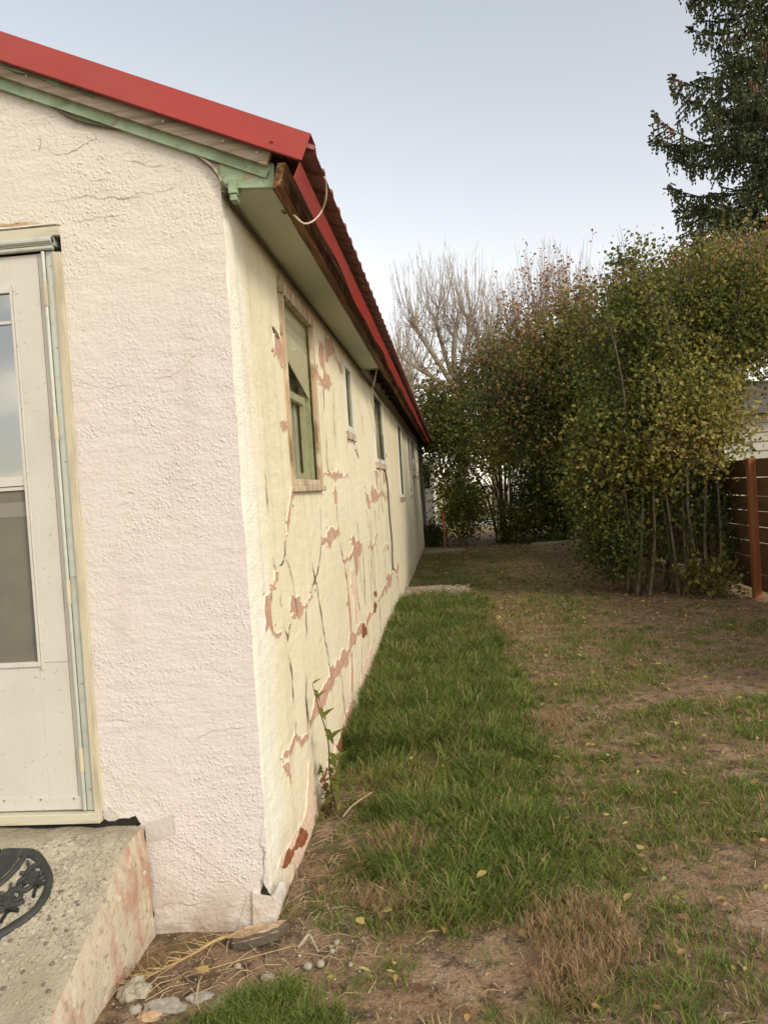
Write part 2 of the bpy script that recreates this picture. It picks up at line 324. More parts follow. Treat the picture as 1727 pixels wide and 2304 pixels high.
M['dirt'] = mat('dry_dirt', (.275, .175, .105), 1, [(.9, (.185, .118, .062), .42, .62, 4), (3.5, (.31, .22, .15), .5, .72, 5), (14, (.085, .058, .035), .48, .64, 5), (38, (.07, .05, .03), .58, .68, 4), (45, (.27, .20, .14), .60, .72, 4), (5, (.12, .11, .045), .54, .70, 5)], [('n', 12, .03), ('n', 60, .014), ('n', 180, .004)])
g = npmesh('ground', np.stack([GX, GY, GZ], -1).reshape(-1, 3), [Fq], 'dirt', smooth=True); tag(g, kind='structure')
M['field'] = mat('dry_field', (.30, .25, .11), 1, [(.6, (.19, .19, .07), .45, .6, 4), (5, (.38, .31, .16), .5, .7, 4)])
M['roadm'] = mat('gravel_road', (.34, .31, .28), 1, [(3, (.28, .26, .23), .4, .7, 4)])
o = MB().add([(-60, 27, .012), (60, 27, .012), (60, 240, .012), (-60, 240, .012)], [(0, 1, 2, 3)]).build('field', 'field'); tag(o, kind='structure')
o = MB().add([(-60, 29, .02), (60, 29, .02), (60, 34, .02), (-60, 34, .02)], [(0, 1, 2, 3)]).build('road', 'roadm'); tag(o, kind='structure')

# ------------------------------------------------------------------ house
H = thing('house', (WX, FY, 0), 'long stucco house with red metal roof and cracked, peeling cream side wall', 'house')
ENDY = 20.5; ROOFEND = 23.6; RX = -4.4; EX = -.40; SL = .434
def rz(x): return 2.79 - SL*(x-EX) if x > RX else 2.79 - SL*(RX-EX) - SL*(RX-x)
def wallx(y, z):
    return WX + .004*math.sin(y*1.9+z*1.3)+.003*math.sin(y*.7-z*2.4+1) - .02*max(0, (y-12)/8)**2*math.sin(z*1.1)
WINS = [('a', 3.68, 4.47, 1.66, 2.61), ('b', 5.80, 6.24, 2.06, 2.60), ('c', 8.0, 9.12, 1.89, 2.66), ('d', 11.75, 12.65, 1.46, 2.62), ('e', 14.5, 15.35, 1.46, 2.62), ('f', 16.2, 17.2, 1.87, 2.66), ('g', 18.3, 19.1, 1.87, 2.66)]
yy = sorted(set(list(np.round(np.arange(FY+.08, ENDY, .1), 3))+[FY, FY+.03, ENDY]+[q for w_ in WINS for q in w_[1:3]]))
zz = sorted(set(list(np.round(np.arange(-.1, 2.8, .1), 3))+[2.93]+[q for w_ in WINS for q in w_[3:5]]))
def cornx(z): return .005*mn.noise((0, 0, z*9))+.003*mn.noise((3, 0, z*31))
b = MB(); idm = {}
for i, y in enumerate(yy):
    for j, z in enumerate(zz):
        dx = cornx(z) if i == 0 else 0
        idm[i, j] = len(b.v); b.v.append(((WX+dx) if i == 0 else wallx(y, z), y, z))
for i in range(len(yy)-1):
    for j in range(len(zz)-1):
        cy, cz = (yy[i]+yy[i+1])/2, (zz[j]+zz[j+1])/2
        if any(w_[1] < cy < w_[2] and w_[3] < cz < w_[4] for w_ in WINS): continue
        b.f.append((idm[i, j], idm[i+1, j], idm[i+1, j+1], idm[i, j+1])); b.m.append(0)
# peeled patches and cracks belong to the side wall
def jag(poly, amp=.28, depth=3):
    pts = [Vector(p) for p in poly]
    for d in range(depth):
        out = []
        for i, p in enumerate(pts):
            q = pts[(i+1) % len(pts)]; e = q-p; n = Vector((-e.y, e.x))
            out += [p, p+e*random.uniform(.4, .6)+n*random.uniform(-amp, amp)]
        pts = out
    return pts
def patch(b, k, pts, mi, surf, depth=2, amp=.22, off=.003):
    p2 = []
    for x, y in pts:
        q = on_x(k, x, y, WX) if surf == 'x' else on_y(k, x, y, FY)
        p2.append(Vector((q.y, q.z)) if surf == 'x' else Vector((q.x, q.z)))
    if surf == 'x' and mi in (1, 2):
        c_ = sum(p2, Vector((0, 0)))/len(p2); p2 = [c_+(p-c_)*1.02+(p-c_).normalized()*.003 for p in p2]
    p2 = jag(p2, amp, depth); tr = tessellate_polygon([[Vector((p.x, p.y, 0)) for p in p2]])
    if surf == 'x': v = [(wallx(p.x, p.y)+off, p.x, p.y) for p in p2]
    else: v = [(p.x, FY-off, p.y) for p in p2]
    fl = []
    for t in tr:
        a, c, d = (Vector(v[i]) for i in t); nn = (c-a).cross(d-a)
        ok = nn.x > 0 if surf == 'x' else nn.y < 0
        fl.append(tuple(t) if ok else tuple(t)[::-1])
    b.add(v, fl, mi)
    if surf == 'x' and mi in (1, 2) and depth == 3:
        ar = sum(p2[i].x*p2[(i+1) % len(p2)].y-p2[(i+1) % len(p2)].x*p2[i].y for i in range(len(p2))); sg = 1 if ar > 0 else -1; vv = []; nq = len(p2)
        for i, p in enumerate(p2):
            t = p2[(i+1) % nq]-p2[i-1]; t = t.normalized() if t.length > 1e-9 else Vector((0, 1)); o_ = Vector((t.y, -t.x))*sg; li = .0030+.006*max(0, mn.noise((p.x*11, p.y*11, 7)))
            q = p+o_*.002; q2 = p+o_*.006; vv += [(wallx(p.x, p.y)+off, p.x, p.y), (wallx(p.x, p.y)+li, p.x, p.y), (wallx(q.x, q.y)+li*.8, q.x, q.y), (wallx(q2.x, q2.y)-.0005, q2.x, q2.y)]
        b.add(vv, [(i*4+j, i*4+j+1, ((i+1) % nq)*4+j+1, ((i+1) % nq)*4+j) for i in range(nq) for j in range(3)], 0)
def crack(b, k, pts, mi, surf, wd=.004, off=.0045):
    P = []
    for x, y in pts:
        q = on_x(k, x, y, WX) if surf == 'x' else on_y(k, x, y, FY)
        P.append(Vector((q.y, q.z)) if surf == 'x' else Vector((q.x, q.z)))
    for d in range(3):
        out = []
        for p, q in zip(P[:-1], P[1:]):
            e = q-p; out += [p, (p+q)/2+Vector((-e.y, e.x))*random.uniform(-.13, .13)]
        P = out+[P[-1]]
    vs = []; n = len(P)
    for i, p in enumerate(P):
        t = (P[min(i+1, n-1)]-P[max(i-1, 0)]); t = t.normalized() if t.length > 1e-9 else Vector((0, 1)); nn = Vector((-t.y, t.x))
        ww = wd*(.25+1.1*abs(mn.noise((p.x*9, p.y*9, 3))))*min(1, 4*(i+.3)/n, 4*(n-i-.7)/n)
        if surf == 'x': ww *= (1+p.x*.12)
        for sg in (1, -1):
            q = p+nn*ww*sg; vs.append((wallx(q.x, q.y)+off, q.x, q.y) if surf == 'x' else (q.x, FY-off, q.y))
    b.add(vs, [(2*i, 2*i+1, 2*i+3, 2*i+2) for i in range(n-1)], mi)
PK = [
 ('c4', [(510,225),(560,205),(600,190),(625,180),(650,205),(690,205),(700,240),(680,240),(660,225),(630,235),(600,235),(570,220),(515,235)],1),
 ('c4', [(605,285),(620,340),(622,420),(605,410),(598,350)],1),
 ('c4', [(318,320),(315,380),(295,420),(290,470),(280,560),(265,640),(258,640),(262,560),(275,480),(290,390),(295,320)],1),
 ('c4', [(630,570),(640,640),(600,670),(585,690),(580,730),(555,690),(530,705),(515,690),(520,660),(550,670),(555,610),(590,590)],1),
 ('c4', [(735,645),(752,700),(795,715),(790,780),(768,800),(772,900),(760,930),(750,860),(738,790),(700,810),(680,860),(672,820),(690,790),(735,760),(738,720),(720,705),(722,670)],1),
 ('c4', [(850,680),(895,650),(905,660),(890,720),(870,725),(855,720)],1),
 ('c4', [(860,340),(900,310),(920,360),(980,350),(980,375),(920,380),(890,405),(865,370)],1),
 ('c4', [(820,320),(832,360),(860,400),(850,450),(838,430),(825,380)],1),
 ('c4', [(893,190),(912,195),(915,300),(905,300)],1), ('c4', [(945,200),(970,200),(965,265),(945,240)],1),
 ('c4', [(170,905),(200,905),(195,960),(170,1010),(150,1050),(140,1030),(165,985)],1),
 ('c4', [(110,1080),(135,1080),(145,1180),(150,1260),(160,1320),(215,1325),(215,1345),(180,1365),(150,1330),(130,1290),(105,1335),(110,1250),(100,1180)],1),
 ('c4', [(290,1090),(340,1090),(350,1140),(370,1150),(390,1130),(410,1140),(400,1160),(375,1160),(355,1220),(345,1240),(325,1210),(300,1235),(290,1220),(310,1190),(280,1180)],1),
 ('c4', [(435,1050),(440,1080),(420,1120),(410,1110)],1),
 ('c4', [(430,2030),(425,1960),(450,1870),(500,1750),(530,1690),(570,1640),(565,1580),(600,1590),(640,1540),(670,1460),(710,1430),(715,1350),(750,1350),(800,1270),(850,1190),(880,1180),(885,1200),(850,1250),(810,1290),(790,1350),(760,1420),(720,1480),(690,1580),(640,1640),(600,1700),(570,1740),(545,1800),(520,1870),(470,1920)],1),
 ('c4', [(940,1060),(980,1000),(1010,935),(1020,950),(990,1010),(950,1080),(915,1130),(905,1120)],1),
 ('c4', [(1040,890),(1055,840),(1060,860),(1045,920)],1),
 ('c4',[(965,725),(990,730),(985,742),(965,742)],1),
 ('c4', [(720,905),(750,910),(745,980),(770,1100),(775,1270),(750,1260),(745,1080),(725,1000)],2),
 ('c4', [(685,880),(695,900),(715,1100),(735,1340),(725,1340),(700,1120)],1), ('c4', [(725,1490),(735,1490),(742,1800),(732,1800)],1),
 ('d7', [(860,350),(870,420),(840,480),(850,650),(820,800),(800,860),(800,680),(760,640),(770,520),(820,430)],1),
 ('d7', [(200,740),(330,740),(340,800),(290,860),(260,900),(230,820),(200,800),(180,900),(150,980),(100,1010),(60,1010),(80,950),(130,920),(165,830)],1),
 ('d7', [(130,1060),(155,1200),(150,1300),(130,1200),(70,1100),(100,1060)],1),
 ('d7', [(345,1060),(385,1200),(400,1400),(445,1450),(445,1650),(400,1790),(240,2212),(30,2212),(140,1980),(240,1800),(325,1600),(345,1300)],2),
 ('d7', [(650,900),(700,1000),(600,1500),(520,1400),(470,1300),(560,1130),(600,1000)],2),
 ('c4', [(870,1440),(895,1470),(880,1560),(840,1600),(800,1700),(820,1560)],2),
 ('c3', [(460,1120),(500,1150),(515,1190),(512,1300),(490,1260),(465,1230)],1),
 ('c3', [(745,1160),(765,1180),(770,1280),(780,1350),(805,1380),(810,1420),(780,1445),(750,1420),(735,1370),(765,1390),(765,1330),(740,1260),(735,1200)],1),
 ('c3', [(710,1315),(730,1330),(745,1390),(735,1400),(715,1350)],1),
 ('c3', [(780,1140),(830,1200),(870,1280),(880,1350),(860,1330),(840,1260),(810,1230),(790,1290),(780,1260)],1),
 ('c3', [(490,1650),(520,1650),(550,1680),(545,1700),(515,1700),(495,1690)],1),
]
for k, p, mi in PK: patch(b, k, p, mi, 'x', 3, .13, .003+random.uniform(0, .0006))
for k, p, mi in PK:                     # chips round the larger patches
    if mi != 1: continue
    for q in range(7):
        x, y = random.choice(p); x += random.gauss(0, 9); y += random.gauss(0, 16); s_ = random.uniform(1.5, 5)
        patch(b, k, [(x, y-s_*1.8), (x+s_, y), (x+s_*.3, y+s_*1.6), (x-s_*.7, y+s_*.4)], 1, 'x', 1, .2, .0034)
RK = [('d7', [(740,660),(790,680),(805,740),(800,860),(770,930),(690,930),(650,860),(700,800),(725,740)]), ('d7', [(260,1780),(300,1800),(350,1850),(340,1900),(280,2000),(210,2030),(190,2000),(230,1890)]),
 ('d7', [(560,1100),(550,1200),(500,1280),(470,1290),(530,1180)]), ('c4', [(805,1290),(835,1300),(838,1350),(820,1370),(805,1350)]), ('c4', [(885,1040),(905,1050),(905,1080),(888,1080)]),
 ('c4', [(885,1130),(907,1145),(895,1195),(885,1190)]), ('c4', [(978,935),(990,955),(982,965)]), ('d7', [(130,2000),(200,1990),(190,2090),(120,2212),(70,2212)])]
for k, p in RK: patch(b, k, p, 3, 'x', 2, .12, .0052)
patch(b, 'c3', [(448,1055),(470,1085),(500,1145),(485,1140),(465,1120)], 4, 'x', 1, .1, .005)
patch(b, 'c4', [(960,60),(972,70),(970,100),(962,95)], 4, 'x', 1, .1, .005)
CK = [[(105,180),(115,260),(120,400),(130,520)],[(258,640),(245,700),(245,780),(225,850),(200,890)],[(245,800),(270,850),(290,930),(310,1060),(320,1130),(330,1270)],[(155,790),(175,880),(180,905)],
 [(150,1050),(148,1150)],[(420,640),(440,820),(455,920),(475,1000),(490,1110),(510,1250),(525,1340),(545,1440),(565,1570),(590,1720),(600,1950)],[(520,630),(510,720),(500,810),(480,920),(445,1000),(435,1060)],
 [(395,1150),(393,1260),(395,1400)],[(390,1570),(395,1700),(395,1850),(405,1960),(410,2100)],[(240,1300),(260,1360),(262,1410)],[(290,1270),(270,1330),(262,1380)],[(265,1490),(280,1560),(295,1680),(300,1780),(305,1860)],
 [(545,0),(550,100),(560,180),(575,195)],[(505,440),(510,600)],[(640,640),(655,760),(680,870),(700,1000)],[(620,430),(628,560)],[(815,240),(822,330),(830,480),(840,560),(850,650)],[(800,700),(810,850),(820,1000),(825,1130)],
 [(740,600),(760,980),(785,1160),(795,1250)],[(855,730),(870,900),(872,1000)],[(905,690),(910,800)],[(920,380),(930,560)],[(945,380),(955,520)],[(890,440),(895,600)],[(835,1200),(845,1400)],[(805,1360),(810,1700)],
 [(845,1290),(850,1500)],[(880,1210),(890,1450)],[(930,1090),(935,1350)],[(660,1620),(670,1800),(685,1960)],[(540,1850),(545,2100)],[(210,1070),(220,1160)],[(735,0),(760,60),(775,120)],[(1075,350),(1078,500)],[(1110,640),(1108,760)],
 [(965,740),(970,900)],[(1000,720),(1005,860)],[(1050,900),(1055,1080)],[(1010,960),(1015,1150)],[(320,1960),(315,2100)]]
for p in CK: crack(b, 'c4', p, 4, 'x', .0065)
for i in range(34):                      # long vertical checks on the far half
    y = random.uniform(6, 19); z = random.uniform(.15, 1.2); l_ = random.uniform(.2, .8)
    P_ = [Vector((y+random.uniform(-.04, .04), z+l_*t/5)) for t in range(6)]; vs = []
    for q in P_: wq = .006*(1+y*.06)*random.uniform(.3, 1); vs += [(wallx(q.x, q.y)+.0045, q.x-wq, q.y), (wallx(q.x, q.y)+.0045, q.x+wq, q.y)]
    b.add(vs, [(2*i_, 2*i_+1, 2*i_+3, 2*i_+2) for i_ in range(5)], 4 if i % 3 else 1)
for p in [[(770,1430),(770,1600)],[(825,1430),(830,1600),(840,1840)],[(780,1700),(790,1850),(800,1960)],[(772,1040),(778,1150),(772,1300)],[(1005,1600),(1010,1750)],[(960,1790),(975,1880)],[(480,770),(490,900),(505,1100),(540,1300)]]: crack(b, 'c3', p, 4, 'x', .006)
for i in range(110):                     # small nicks and fine vertical checks
    y = random.uniform(3.2, 19); z = random.uniform(.3, 2.4)
    if any(w_[1]-.1 < y < w_[2]+.1 and w_[3]-.1 < z < w_[4]+.1 for w_ in WINS): continue
    h = random.choice([.01, .02, .12, .2]); wdt = .004*(1+y*.08)
    b.add([(wallx(y, z)+.005, y-wdt*.5, z), (wallx(y, z)+.005, y+wdt*.5, z), (wallx(y, z)+.005, y+wdt*.2+random.uniform(-.02, .02), z+h)], [(0, 1, 2)], 4)
side = b.build('side_wall', ['side', 'pinkpatch', 'palepatch', 'rustpatch', 'crack'], H)

# front wall with the door opening
DX0, DX1, DZ0, DZ1 = -2.37, -1.365, .425, 2.645
b = MB()
def top_front(x): return rz(x)-.045
xf = sorted(set(list(np.round(np.arange(-7.9, WX-.05, .12), 3))+[DX0, DX1, WX, RX])); zf = sorted(set(list(np.round(np.arange(-.1, 2.6, .1), 3))+[DZ0, DZ1]))
ids = {}
for i, x in enumerate(xf):
    for j, z in enumerate(zf):
        ids[i, j] = len(b.v); b.v.append((x+(cornx(z) if i == len(xf)-1 else 0), FY, z))
for i in range(len(xf)-1):
    for j in range(len(zf)-1):
        cx, cz = (xf[i]+xf[i+1])/2, (zf[j]+zf[j+1])/2
        if DX0 < cx < DX1 and DZ0 < cz < DZ1: continue
        b.f.append((ids[i, j], ids[i+1, j], ids[i+1, j+1], ids[i, j+1])); b.m.append(0)
nt_ = len(zf)-1
for i in range(len(xf)-1):
    v = [(xf[i], FY, zf[-1]), (xf[i+1], FY, zf[-1]), (xf[i+1], FY, top_front(xf[i+1])), (xf[i], FY, top_front(xf[i]))]; b.add(v, [(0, 1, 2, 3)])
for p, wd in [([(770,690),(860,682),(930,675),(1030,740),(1180,850),(1330,960),(1400,990),(1440,990)], .0016),([(815,1050),(860,1045),(940,1020),(1000,1035),(1100,1015),(1240,1010)], .0014),
          ([(1400,600),(1405,820),(1395,900),(1400,960)], .003),([(1310,970),(1290,1080),(1260,1180)], .0012),([(925,555),(930,620),(925,670)], .0014),([(1385,990),(1380,1060),(1370,1100)],.001)]: crack(b, 'c5', p, 1, 'y', wd, .002)
crack(b, 'c5', [(764,590),(776,700),(788,800),(804,900),(799,1000),(815,1080),(809,1150),(809,1240)], 2, 'y', .011, .002)
patch(b, 'c5', [(552,578),(640,572),(690,570),(722,556),(756,600),(740,612),(560,600)], 2, 'y', 2, .1, .002)
patch(b, 'c5', [(555,525),(600,528),(638,565),(610,585),(590,592),(560,570)], 3, 'y', 2, .1, .006)
patch(b, 'c5', [(1400,895),(1412,930),(1430,965),(1448,985),(1420,990),(1390,980),(1392,950)], 2, 'y', 2, .1, .002)
patch(b, 'c5', [(780,590),(860,570),(925,552),(925,660),(840,690),(780,690)], 3, 'y', 1, .05, .0015)
for p in [[(570,1185),(650,1200),(740,1210),(850,1225)],[(780,1290),(820,1300),(860,1320)],[(1018,1235),(1010,1310)],[(1090,1340),(1140,1300),(1220,1260),(1340,1242),(1470,1240)],[(560,275),(640,240),(720,230)],[(735,290),(780,265),(830,290)]]: crack(b, 'c6', p, 1, 'y', .0011, .002)
for p in [[(90,860),(240,870),(340,855),(480,850),(600,830),(700,828),(870,800)],[(200,640),(260,670),(330,650),(420,600),(400,570)],[(340,740),(390,780),(480,770)],[(560,690),(640,720),(720,715)],[(150,560),(180,620),(160,660)],[(480,850),(560,855),(620,835)],[(330,960),(420,940),(560,925)]]: crack(b, 'c1', p, 1, 'y', .0016, .002)
for p in [[(400,1060),(560,1072),(700,1065),(800,1058)],[(860,1058),(1000,1000),(1110,900),(1220,820)],[(1140,340),(1250,350)]]: crack(b, 'c2', p, 1, 'y', .001, .002)
b.build('front_wall', ['stucco', 'softcrack', 'dark', 'greypatch'], H)
# hidden walls: far end, left side; floor of the eaves kept closed
b = MB(); b.box(-7.9, -7.8, FY+.02, ROOFEND-.3, -.1, 2.9); b.add([(-7.8, ROOFEND-.3, 0), (-.8, ROOFEND-.3, 0), (-.8, ROOFEND-.3, 2.9), (RX, ROOFEND-.3, 4.4), (-7.8, ROOFEND-.3, 2.9)], [(0, 1, 2, 3, 4)])
b.build('rear_wall', 'side', H)
b = MB(); b.box(-.83, -.775, ENDY+.003, ROOFEND-.31, -.05, 2.93)
for i in range(12): b.box(-.775, -.765, ENDY+.02+i*.24, ENDY+.23+i*.24, -.05, 2.90)
b.build('plank_wall', 'dwood', H)
b = MB(); b.box(-2.0, -1.9, FY+.35, ENDY, 0, 2.9); b.box(-7.7, -1.9, FY+.5, FY+.55, 0, 2.9); b.build('inner_wall', 'screen', H)
b = MB(); b.box(-1.9, -.83, FY+.05, ENDY, 2.80, 2.82); b.build('ceiling', 'screen', H)

# corner block: broken plaster base at the foot of the corner
b = MB()
poly = [on_y('c5', x, y, FY-.012) for x, y in ((1345,965),(1395,985),(1440,992),(1470,960),(1495,965),(1502,1010),(1480,1110),(1452,1172),(1400,1170),(1350,1165))]
b.prism(poly, Vector((0, .07, 0))); b.build('broken_corner', 'stucco', H)

# roof
b = MB(); ysr = []
y = FY-.075
while y < ROOFEND:
    ysr += [(y, 0), (y+.012, .021), (y+.040, .021), (y+.052, 0), (y+.10, 0), (y+.104, .003), (y+.110, 0)]; y += .20
vs = []
for yv, h in ysr:
    for x in (EX+.005, -.9, -2.6, RX): vs.append((x, yv, rz(x)+h))
n = len(ysr); fs = [(i*4+j, (i+1)*4+j, (i+1)*4+j+1, i*4+j+1) for i in range(n-1) for j in range(3)]; b.add(vs, fs)
vs = [(2*RX-v[0], v[1], v[2]) for v in vs]; b.add(vs, [f[::-1] for f in fs])
roof = b.build('roof', 'redrib', H)
sm = roof.modifiers.new('s', 'SOLIDIFY'); sm.thickness = .0015
# rake trim (red angle over the gable end)
du = Vector((1, 0, -SL)).normalized(); nn_ = Vector((SL, 0, 1)).normalized(); Yr = FY-.085
def rake(b, x0, x1, top, bot, y0, y1, mi=0):
    a = Vector((x0, 0, rz(x0))); c = Vector((x1, 0, rz(x1)))
    P = [a+nn_*top, c+nn_*top, c+nn_*bot, a+nn_*bot]; P = [Vector((p.x, y0, p.z)) for p in P]
    b.prism(P, Vector((0, y1-y0, 0)), mi)
b = MB(); rake(b, RX, -.420, .046, -.050, Yr, Yr+.003); rake(b, RX, -.420, .046, .0435, Yr+.003, Yr+.10); rake(b, RX, -.432, -.050, -.052, Yr+.003, Yr+.012)
for xx, t in ((-.53, -.022), (-1.9, -.022), (-3.2, -.022)):
    p = Vector((xx, Yr-.002, rz(xx)))+nn_*t; b.tube([p, p+Vector((0, -.006, 0))], [.006, .004], 8)
b.build('rake_trim', 'red', roof, bevel=.001)
b = MB()
for s in (1,):
    c0 = Vector((RX, 0, rz(RX)))
    P = [Vector((2*RX-q.x, q.y, q.z)) for q in [Vector((RX, Yr, rz(RX)+.06)), Vector((-.43, Yr, rz(-.43)+.06)), Vector((-.43, Yr, rz(-.43)-.055)), Vector((RX, Yr, rz(RX)-.055))]]; b.prism(P, Vector((0, .003, 0)))
b.build('rake_trim', 'red', roof)
# eave trim strip (red, slightly wavy)
b = MB(); Y = np.arange(Yr+.012, ROOFEND, .25)
prof = [(-.476, 2.700), (-.449, 2.752), (-.447, 2.752), (-.474, 2.696)]
vs = []
for i, yv in enumerate(Y):
    wv = .004*math.sin(yv*2.3)+.003*math.sin(yv*5.1+1)
    for q, (x, z) in enumerate(prof): vs.append((x+(wv if q in (0, 3) else 0), yv, z+(wv*1.2 if q in (0, 3) else 0)))
k = len(prof); fs = [(i*k+j, i*k+(j+1) % k, (i+1)*k+(j+1) % k, (i+1)*k+j) for i in range(len(Y)-1) for j in range(k)]
b.add(vs, fs+[(0, 1, 2, 3)]); b.build('eave_trim', 'red', roof)
# fascia boards
def fascia(y0, y1, taper, sag=0):
    b = MB(); Y = np.linspace(y0, y1, max(6, int((y1-y0)/.12))); vs = []
    for i, yv in enumerate(Y):
        e = min(1, (y1-yv)/taper) if taper else 1
        wz = .007*mn.noise((yv*3, 1, 0))+sag*(yv-y0)/(y1-y0); wx = .004*mn.noise((yv*2, 5, 0))
        zb = 2.680+wz+(1-e)*.02; zt = 2.765+wz-(1-e)*.05
        if e < 1: zt = max(zt, zb+.012)
        for x, z in ((-.555+wx, zb), (-.525+wx, zb+.008), (-.500+wx, zt), (-.530+wx, zt)): vs.append((x, yv, z))
    n = len(Y); fs = [(i*4+j, (i+1)*4+j, (i+1)*4+(j+1) % 4, i*4+(j+1) % 4) for i in range(n-1) for j in range(4)]
    b.add(vs, fs+[(0, 1, 2, 3), ((n-1)*4+3, (n-1)*4+2, (n-1)*4+1, (n-1)*4)]); return b.build('fascia_board', 'bwood', H)
fascia(FY-.055, 7.75, .45, -.02); fascia(7.62, ROOFEND-.1, 0, .0)
# soffit board and exposed rafters
b = MB(); b.box(-.752, -.558, FY+.004, 7.0, 2.708, 2.722); b.build('soffit', 'soffit', H)
b = MB(); b.box(-.752, -.56, 7.003, 7.03, 2.700, 2.775); b.build('soffit_batten', 'gwood', H)
y = 7.45
while y < ROOFEND-.2:
    b = MB(); P = [Vector((-.756, y, rz(-.756)-.125)), Vector((-.535, y, rz(-.535)-.125)), Vector((-.535, y, rz(-.535)-.008)), Vector((-.756, y, rz(-.756)-.008))]; b.prism(P, Vector((0, .045, 0))); b.build('rafter', 'dwood', H); y += .61
b = MB(); P = [Vector((-.76, 7.04, rz(-.76)-.004)), Vector((-.45, 7.04, rz(-.45)-.004)), Vector((-.45, 7.04, rz(-.45)+.0)), Vector((-.76, 7.04, rz(-.76)+.0))]
b.prism([p-Vector((0, 0, .004)) for p in P], Vector((0, ROOFEND-7.2, 0))); b.build('roof_deck', 'dwood', H)
# rake boards
b = MB(); rake(b, RX, -.535, -.045, -.092, FY-.050, FY-.026); b.build('rake_board', 'wwood', H)
b = MB(); rake(b, RX, -.530, -.080, -.128, FY-.026, FY-.004); b.build('rake_board', 'gwood', H)
b = MB(); rake(b, RX, -.50, -.004, -.044, FY-.045, FY-.01); b.build('sheathing_edge', 'dwood', H)
b = MB()
P = [Vector((-.748, FY-.018, 2.712)), Vector((-.553, FY-.018, 2.698)), Vector((-.553, FY-.018, rz(-.553)-.075)), Vector((-.748, FY-.018, rz(-.748)-.09))]
b.prism(P, Vector((0, .022, 0))); b.build('eave_end_panel', 'gwood', H)
b = MB(); b.box(-.718, -.688, FY-.035, FY+.02, 2.685, 2.735); b.box(-.715, -.691, FY-.03, FY+.015, 2.662, 2.684); b.build('eave_bracket', 'gwood', H, bevel=.002)
for xx in (-.60, -.72, -.93, -1.42):
    b = MB(); p = Vector((xx, FY-.05, rz(xx)-.068)); b.tube([p, p+Vector((0, -.004, 0))], .004, 8); b.build('nail_head', 'white', H)
# curled flake of green paint on the rake board
b = MB(); vs = []
for i in range(9):
    x = -1.50+i*.04; z = rz(x)-.056
    vs += [(x, FY-.052, z+.002), (x+.004, FY-.058-.004*math.sin(i), z-.012-.004*math.sin(i*1.7))]
b.add(vs, [(2*i, 2*i+1, 2*i+3, 2*i+2) for i in range(8)]); b.build('paint_flake', 'gwood', H)

